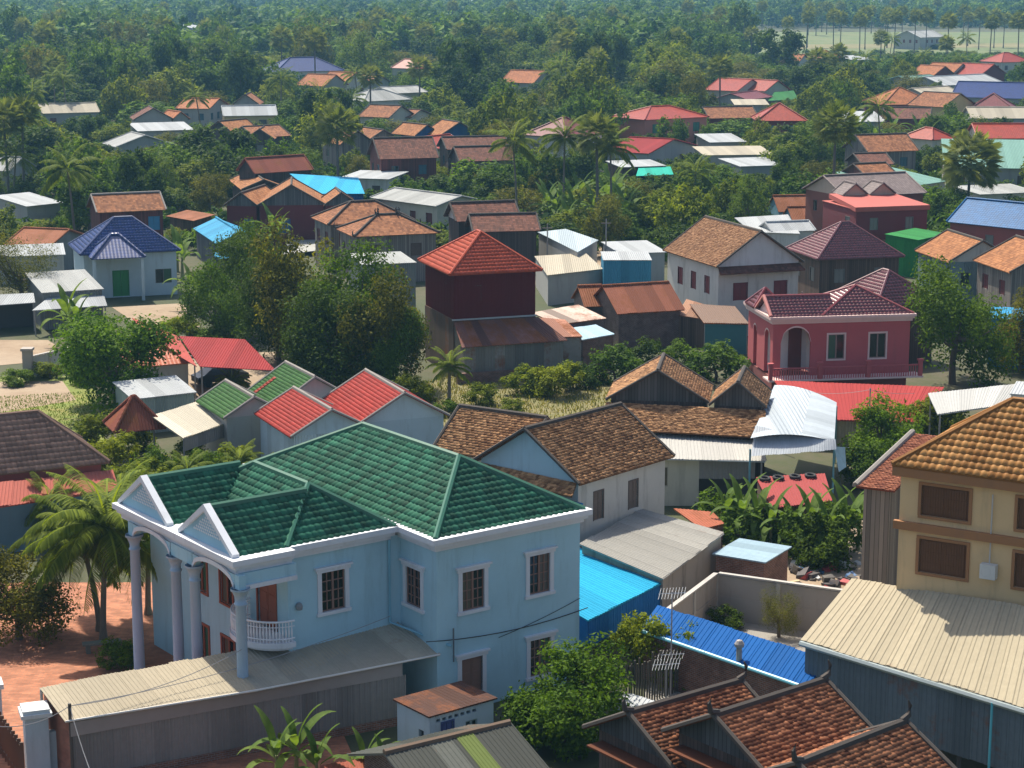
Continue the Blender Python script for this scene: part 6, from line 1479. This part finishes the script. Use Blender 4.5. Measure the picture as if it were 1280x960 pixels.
for u, v, h, w, k in ((160, 575, 2.6, 3.4, 'bush1'), (205, 590, 2.2, 3.2, 'bush1'), (255, 565, 2.4, 3.0, 'bush0'), (130, 545, 2.8, 3.6, 'bush1'), (110, 600, 2.6, 4.0, 'bush0'), (60, 590, 3.0, 4.2, 'bush0'), (290, 560, 2.2, 2.6, 'bush1'), (165, 515, 2.6, 3.0, 'bush1'), (120, 515, 2.4, 3.2, 'bush1'), (320, 580, 2.0, 2.8, 'bush1'), (232, 555, 1.6, 2.4, 'bush1'), (195, 560, 2.6, 2.6, 'bush0')):
    tree(k, u, v, h, w, 'yellow green garden shrub in the hedge behind the villa porch', 'garden shrubs behind the porch', 'shrub')
for u, v, h, w, k in ((110, 455, 1.6, 2.6, 'bush0'), (62, 452, 1.4, 2.4, 'bush1'), (20, 462, 1.2, 2.6, 'bush0'), (235, 398, 2.0, 3.0, 'bush1'), (262, 410, 2.4, 3.4, 'bush0'), (470, 452, 2.2, 3.4, 'bush2'), (520, 470, 2.0, 3.0, 'bush1'), (600, 482, 1.5, 2.4, 'bush1'), (640, 500, 1.0, 1.8, 'bush1'), (560, 500, 1.2, 2.0, 'bush0')):
    tree(k, u, v, h, w, 'low wild shrub at the edge of the open yards', 'wild shrubs in the yards', 'shrub')
tree('bush0', 150, 800, 1.3, 2.0, 'small green shrub at the foot of the porch columns', None, 'shrub')
tree('bush1', 828, 770, 2.9, 2.6, 'flowering creeper heaped on the bamboo fence', None, 'creeper'); tree('bush1', 868, 800, 2.2, 2.0, 'creeper spilling over the deep blue roof edge', None, 'creeper')
tree('bush1', 800, 778, 2.4, 2.2, 'creeper with rusty blossom at the far end of the bamboo fence', None, 'creeper'); tree('bush1', 846, 786, 2.6, 2.2, 'thick creeper in the middle of the bamboo fence', None, 'creeper')
tree('feather', 975, 742, 2.2, 1.9, 'bare thin sapling in the courtyard'); tree('bush2', 908, 760, 1.1, 1.6, 'low weed against the courtyard wall', None, 'shrub')
coconut(128, 628, 5.6, 'tallest of the coconut palms beside the villa porch', s=1.4, lean=.4, p=P(140, 800, 0)); coconut(70, 690, 4.4, 'leaning coconut palm at the edge of the brick paving', p=P(106, 782, 0), s=1.15, lean=1.2)
coconut(196, 690, 3.8, 'coconut palm half behind the porch columns', p=P(190, 770, 0), s=1.0, lean=.3); coconut(562, 458, 3.2, 'young coconut palm beside the red roofed cottage', s=.62, lean=.2)
for u, v, h, s in ((235, 590, 1.8, .6), (300, 578, 1.6, .55), (62, 628, 2.4, .7), (150, 610, 2.0, .6), (330, 590, 1.5, .5), (290, 478, 1.4, .55), (500, 520, 1.2, .5)): coconut(u, v, h, 'young short palm among the garden shrubs', s=s, group='young palms in the gardens', lean=.1)
coconut(706, 172, 11.4, 'tall coconut palm beside the plum roofed house', s=1.2); coconut(763, 184, 10.4, 'second tall coconut palm, the one nearer the teal awning', s=1.15)
for u, v, h, s in ((84, 212, 9, 1.2), (40, 115, 9, 1.1), (78, 100, 10, 1.1), (400, 118, 8, 1.2), (440, 125, 7, 1.1), (855, 95, 9, 1.1), (815, 85, 9, 1.1), (1200, 75, 8, 1.0), (245, 122, 8, 1.0), (20, 195, 7, 1.1), (295, 60, 10, 1.1), (690, 92, 9, 1.1), (1155, 70, 9, 1), (870, 215, 6, 1.0), (930, 75, 9, 1), (720, 85, 10, 1)):
    coconut(u, v, h, 'far coconut palm standing above the village trees', s=s, near=False, group='far coconut palms')
sugar_palm(1214, 200, 8.6, 'big sugar palm with a round crown of fan leaves', 1.75, SPN)
for i in range(70):
    u = [1108, 1128, 1226, 1256, 1274, 1186, 1052, 1120, 1042, 1075, 1206, 1090, 1145, 1240, 195, 205, 700, 708, 690, 560, 575, 845, 860, 640, 470, 505, 1010, 985][i] if i < 28 else rng.uniform(0, 1270)
    v = rng.uniform(12, 30) if i < 28 else rng.uniform(2, 22)
    sugar_palm(u, v if u > 900 else rng.uniform(4, 55), rng.uniform(12, 16), 'slender far sugar palm rising from the fields', rng.uniform(1.3, 1.7), group='far sugar palms')
for u, v, s in ((905, 672, 1.0), (925, 680, 1.15), (945, 680, 1.1), (962, 688, 1.0), (990, 692, 1.0), (1012, 694, 1.2), (1032, 697, 1.1), (1056, 694, 1.2), (1072, 688, 1.1), (1046, 680, 1.0), (915, 662, .9)): banana(u, v, 'banana plant in the thicket beside the old timber annex', s, 'bananas beside the annex')
for u, v, s in ((345, 985, .9), (370, 980, 1.0), (395, 990, .8), (480, 990, .7), (455, 985, .7)): banana(u, v, 'banana plant growing against the long grey shed wall', s, 'bananas by the shed')
for u, v, s in ((85, 430, 1.6), (98, 432, 1.4), (240, 385, 1.4), (250, 392, 1.3), (228, 350, 1.6), (222, 340, 1.4), (215, 345, 1.4), (340, 310, 1.5), (348, 312, 1.3)): banana(u, v, 'banana plant beside the navy roofed bungalow yard', s, 'bananas beside the navy roof')
for i in range(26): banana(rng.uniform(680, 800), rng.uniform(262, 300), 'far banana plant in the grove under the tall coconut palms', rng.uniform(1.3, 1.9), 'bananas under the tall palms')
for i in range(14): banana(rng.uniform(1050, 1170), rng.uniform(180, 205), 'far banana plant between the brown tiled roofs', rng.uniform(1.5, 2.0), 'bananas between the far roofs')
for u, v, h, w, k in ((965, 632, 2.2, 3.0, 'bush0'), (905, 616, 2.4, 3.2, 'bush0'), (1005, 640, 2.6, 3.2, 'bush0'), (1045, 632, 2.8, 3.0, 'bush0'), (1030, 650, 2.6, 3.0, 'bush2'), (930, 640, 2.0, 3, 'bush0')): tree(k, u, v, h, w, 'leafy bush in the banana thicket', 'bushes in the banana thicket', 'shrub')

for u, v, h, w, k, t in ((250, 55, 14, 14, 'mid5', 'big dark round tree left of the navy roofed white building'), (475, 22, 15, 14, 'mid0', 'tall dark tree far behind the clay gable cluster'), (212, 182, 7, 9, 'mid3', 'broad green tree behind the clay tiled house with blue shutter'), (275, 160, 9, 11, 'mid0', 'large dark tree in front of the yellow walled house'), (240, 200, 6, 8, 'mid2', 'yellow green tree between the clay tiled house and the blue roofed hut'),
        (620, 103, 12, 9.5, 'mid1', 'tall full tree behind the double roofed brown houses'), (565, 130, 5.5, 8, 'mid2', 'yellow green tree beside the blue gabled houses'), (600, 203, 5.8, 8.5, 'mid3', 'round bright tree behind the clay double roofs'), (818, 237, 6, 6.8, 'mid2', 'light green round tree behind the white plastered house'), (770, 262, 4, 6, 'mid3', 'low round tree behind the mid blue store'),
        (1026, 150, 9, 9, 'bamboo', 'tall leafy bamboo beside the grey tiled brown house'), (985, 176, 6, 8, 'mid2', 'yellow green tree below the red hip roofed maroon house'), (928, 6, 20, 14, 'mid1', 'very tall tree rising at the edge of the far field'), (902, 18, 16, 12, 'mid4', 'tall olive tree next to the very tall tree'), (972, 38, 15, 15, 'mid0', 'massive dark tree behind the far red gables'), (1075, 86, 8, 13, 'mid5', 'dark spreading tree beside the orange hip roof'),
        (45, 160, 8, 11, 'mid0', 'dark tree among the palms beside the cream tin roof'), (110, 175, 7, 9, 'mid2', 'yellow green tree below the cream tin roof'), (150, 60, 13, 15, 'mid3', 'broad green tree in the wood behind the cream tin roof'), (15, 10, 20, 12, 'mid1', 'very tall dark tree at the corner of the wood'), (880, 225, 5, 7, 'mid3', 'bushy tree behind the white store roofs'), (705, 262, 4.5, 6, 'mid2', 'bushy tree under the tall coconut palms'), (1135, 95, 7, 9, 'mid4', 'olive tree beside the far seafoam hall'), (880, 262, 3.5, 5, 'mid2', 'low yellow green tree against the white plastered house'), (215, 395, 2.6, 3.4, 'bush1', 'bush at the edge of the sandy yard')):
    tree(k, u, v, h, w, t)
# grass tufts on the open ground
def tufts(name, poly, n, hmin, hmax, lm, label):
    a = np.array([[*P(*p, 0).to_2d()] for p in poly]); lo, hi = a.min(0), a.max(0); pts = []
    def inside(x, y):
        c = False
        for (x0, y0), (x1, y1) in zip(a, np.roll(a, -1, 0)):
            if (y0 > y) != (y1 > y) and x < (x1 - x0) * (y - y0) / (y1 - y0) + x0: c = not c
        return c
    while len(pts) < n:
        x, y = nrng.uniform(lo, hi)
        if inside(x, y): pts.append((x, y))
    p = np.array(pts); ang = nrng.uniform(0, 6.28, n); h = nrng.uniform(hmin, hmax, n); w = .035 + h * .05; ln = nrng.uniform(-.5, .5, (n, 2)) * h[:, None]
    dx = np.stack([np.cos(ang), np.sin(ang)], 1) * w[:, None]; z = np.zeros((n, 1))
    V = np.stack([np.hstack([p - dx, z]), np.hstack([p + dx, z]), np.hstack([p + dx * .3 + ln, h[:, None]]), np.hstack([p - dx * .3 + ln, h[:, None]])], 1).reshape(-1, 3)
    o = link(name, mesh_np(name, V, np.arange(4 * n).reshape(-1, 4), nrng.uniform(0, 1, n), leaf(*lm, .3, 0))); tag(o, label, 'grass', kind='stuff')
tufts('dry_grass', [(455, 505), (560, 470), (760, 468), (790, 535), (560, 575)], 8000, .08, .32, ((.10, .13, .02), (.36, .30, .11)), 'straw coloured dry grass in the vacant plot')
tufts('lawn_grass', [(-60, 500), (115, 490), (135, 565), (-60, 575)], 7000, .05, .16, ((.07, .13, .01), (.22, .30, .03)), 'short green grass of the lawn')

# scattered trees: everywhere the photo shows foliage, none in front of what it shows of a house
def blocked(p, h, w, tol=.16):
    for x, y, r in FOOT:
        if (p.x - x) ** 2 + (p.y - y) ** 2 < (r + w * .28) ** 2: return True
    t = px((p.x, p.y, h)); b = px((p.x, p.y, h * .15)); hw = F * w / 2 / t[2] * .9
    x0, x1, y0, y1 = t[0] - hw, t[0] + hw, t[1], b[1]
    for s in SB:
        if t[2] > s[4] + 14: continue
        ox, oy = min(x1, s[2]) - max(x0, s[0]), min(y1, s[3]) - max(y0, s[1])
        if ox > 0 and oy > 0 and ox * oy > tol * (s[2] - s[0]) * (s[3] - s[1]): return True
    for q in PADS:
        xs, ys = [c[0] for c in q], [c[1] for c in q]; m = w * .22
        if min(xs) - m < p.x < max(xs) + m and min(ys) - m < p.y < max(ys) + m: return True
    return False
def open_ground(u, v):
    if v < 68 and v > 36 and u > 915: return True                 # the pale field
    if 330 < v and not (u > 1100 and v < 480 and u > 1240): return True
    return False
LABELS = {0: 'dark green broadleaf tree in the village wood', 1: 'tall mid green broadleaf tree in the village wood', 2: 'yellow green spreading tree in the village wood', 3: 'mid green round tree in the village wood', 4: 'olive feathery tree in the village wood', 5: 'dark round tree in the village wood'}
cand = []
for i in range(9000):
    D = 170 + 600 * rng.random() ** 1.1; u = rng.uniform(-40, 1320)
    p = Vector(((u - 640) / F * D * 1.01, D, 0)); cand.append(p)
cnt = 0; cnts = {}
for p in cand:
    if cnt >= 900: break
    u, v, d = px(p)
    if open_ground(u, v) or v > 345: continue
    k = rng.choice((0, 1, 2, 2, 3, 3, 4, 5, 0))
    h, w = rng.choice((rng.uniform(5, 8), rng.uniform(8, 11), rng.uniform(10, 15))), rng.uniform(7, 12)
    if d > 420: h, w = h * 1.15, w * 1.25
    if v > 215: h *= .66; w *= .7
    while u > 915 and h > 2.6 and px((p.x, p.y, h))[1] < 67: h *= .75; w *= .85
    ok = False
    for t in range(3):
        if not blocked(p, h, w): ok = True; break
        h *= .68; w *= .74
    if not ok or cnts.get(k, 0) > 190: continue
    cnts[k] = cnts.get(k, 0) + 1; cnt += 1
    if h < 3.6: tree(('bush0', 'bush1', 'bush2')[k % 3], 0, 0, h, w, 'low shrub filling a gap between the far houses', 'shrubs between the far houses', 'shrub', p=p)
    elif rng.random() < .06: tree('bamboo', 0, 0, h, w, 'pale green bamboo clump in the village wood', 'bamboo clumps', 'bamboo', p=p)
    else: tree('mid%d' % k, 0, 0, h, w, LABELS[k], 'village wood', p=p)
print('scattered trees', cnt, cnts)
for a_, b_, ze in FEET:
    d_ = (b_ - a_).to_2d(); n_ = max(2, int(d_.length / 4.2)); nrm = Vector((d_.y, -d_.x)).normalized()
    for i in range(n_):
        if rng.random() < .2: continue
        q_ = a_.to_2d() + d_ * ((i + rng.uniform(.2, .8)) / n_) + nrm * rng.uniform(1.6, 3.4)
        h = ze * rng.uniform(.45, .8); p = Vector((q_.x, q_.y, 0))
        if any((p.x - x) ** 2 + (p.y - y) ** 2 < 2.2 for x, y, r in FOOT): continue
        tree(rng.choice(('bush0', 'bush1', 'bush2', 'bush0')), 0, 0, h, rng.uniform(3.6, 5.6), 'leafy shrub growing at the foot of a far house', 'shrubs at the foot of the far houses', 'shrub', p=p)
n_ = 0
while n_ < 48:
    D = 230 + 480 * rng.random(); u = rng.uniform(-20, 1290); p = Vector(((u - 640) / F * D * 1.01, D, 0))
    if px(p)[1] < 72 or px(p)[1] > 300 or (u > 1100 and px(p)[1] > 140) or any(min(c[0] for c in q) - 1 < p.x < max(c[0] for c in q) + 1 and min(c[1] for c in q) - 1 < p.y < max(c[1] for c in q) + 1 for q in PADS): continue
    n_ += 1
    if rng.random() < .6: coconut(u, int(D), rng.uniform(7.5, 11.5), 'far coconut palm standing above the village trees', p=p, s=rng.uniform(.95, 1.2), near=False, group='far coconut palms', seed=n_ * 13)
    else: sugar_palm(u, int(D), rng.uniform(9, 13), 'sugar palm with round crown rising from the village wood', rng.uniform(1.2, 1.5), p=p, group='sugar palms in the wood')
# low undergrowth below the village trees: one mass of leafy ground cover
V, Q, R_ = [], [], []; o_ = 0; base = [crown_arrays(300 + i, 2.6, 5.0, 240, .42, 'bush') for i in range(4)]
n_ = 0
for i in range(12000):
    if n_ >= 1300: break
    D = 165 + 560 * rng.random(); u = rng.uniform(-40, 1320); p = Vector(((u - 640) / F * D * 1.01, D, 0)); uu, vv, d = px(p)
    if open_ground(uu, vv) or vv > 340 or blocked(p, 1.7, 3.4, .06): continue
    v_, q_, r_, _, _ = base[i % 4]; s = rng.uniform(.6, 1.15)
    V.append(rotz(v_, rng.uniform(0, 6.28), s) + np.array([p.x, p.y, 0])); Q.append(q_ + o_); R_.append(np.clip(r_ + rng.uniform(-.2, .2), 0, 1)); o_ += len(v_); n_ += 1
o = link('undergrowth', mesh_np('undergrowth', np.concatenate(V), np.concatenate(Q), np.concatenate(R_), leaf(*G_MID, .3, 0))); tag(o, 'dense green undergrowth between the village trees', 'undergrowth', kind='stuff')
# the far wood: one mass
V, Q, R_ = [], [], []; o_ = 0
base = [crown_arrays(400 + i, 11, 12, 370, .85, ('round', 'tall', 'round', 'spread', 'round')[i]) for i in range(5)]
for i in range(2300):
    if i < 1500: D = 600 + 700 * rng.random()
    else: D = 1100 + 750 * rng.random()
    u = rng.uniform(-30, 1310); p = Vector(((u - 640) / F * D * 1.01, D, 0)); uu, vv, d = px(p)
    if open_ground(uu, vv) or vv < 9: continue
    h = rng.choice((rng.uniform(.5, .9), rng.uniform(.8, 1.2), rng.uniform(1.1, 1.6)))
    while uu > 915 and 60 < vv and h > .2 and px((p.x, p.y, 11 * h))[1] < 67: h *= .75
    if any(s[4] > d - 30 and s[0] - 6 < uu < s[2] + 6 and px((p.x, p.y, 9 * h))[1] < s[3] - 4 and s[4] < d + 500 and d < s[4] + 12 for s in SB): continue
    v_, q_, r_, _, _ = base[i % 5]
    V.append(rotz(v_, rng.uniform(0, 6.28), h) * np.array([1.15, 1.15, 1]) + np.array([p.x, p.y, 0])); Q.append(q_ + o_); R_.append(np.clip(r_ * .8 + rng.uniform(-.4, .4), 0, 1)); o_ += len(v_)
o = link('far_wood', mesh_np('far_wood', np.concatenate(V), np.concatenate(Q), np.concatenate(R_), leaf(*G_MID, .25, 0))); tag(o, 'far wood of mixed trees fading into blue haze', 'wood', kind='stuff')

# ---------------------------------------------------------------- haze
hz = MB().box(-1800, 1800, -60, 4200, -1.2, 37).build('haze', None)
hm = bpy.data.materials.new('haze'); hm.use_nodes = True; nt = hm.node_tree; nt.nodes.clear()
vo = nt.nodes.new('ShaderNodeVolumePrincipled'); vo.inputs['Color'].default_value = (.3, .66, 1, 1); vo.inputs['Density'].default_value = .00017; vo.inputs['Anisotropy'].default_value = .2
L(nt, vo.outputs[0], nt.nodes.new('ShaderNodeOutputMaterial').inputs['Volume'])
hz.data.materials.append(hm); tag(hz, 'thin bluish air haze over the whole village', 'haze', kind='stuff')
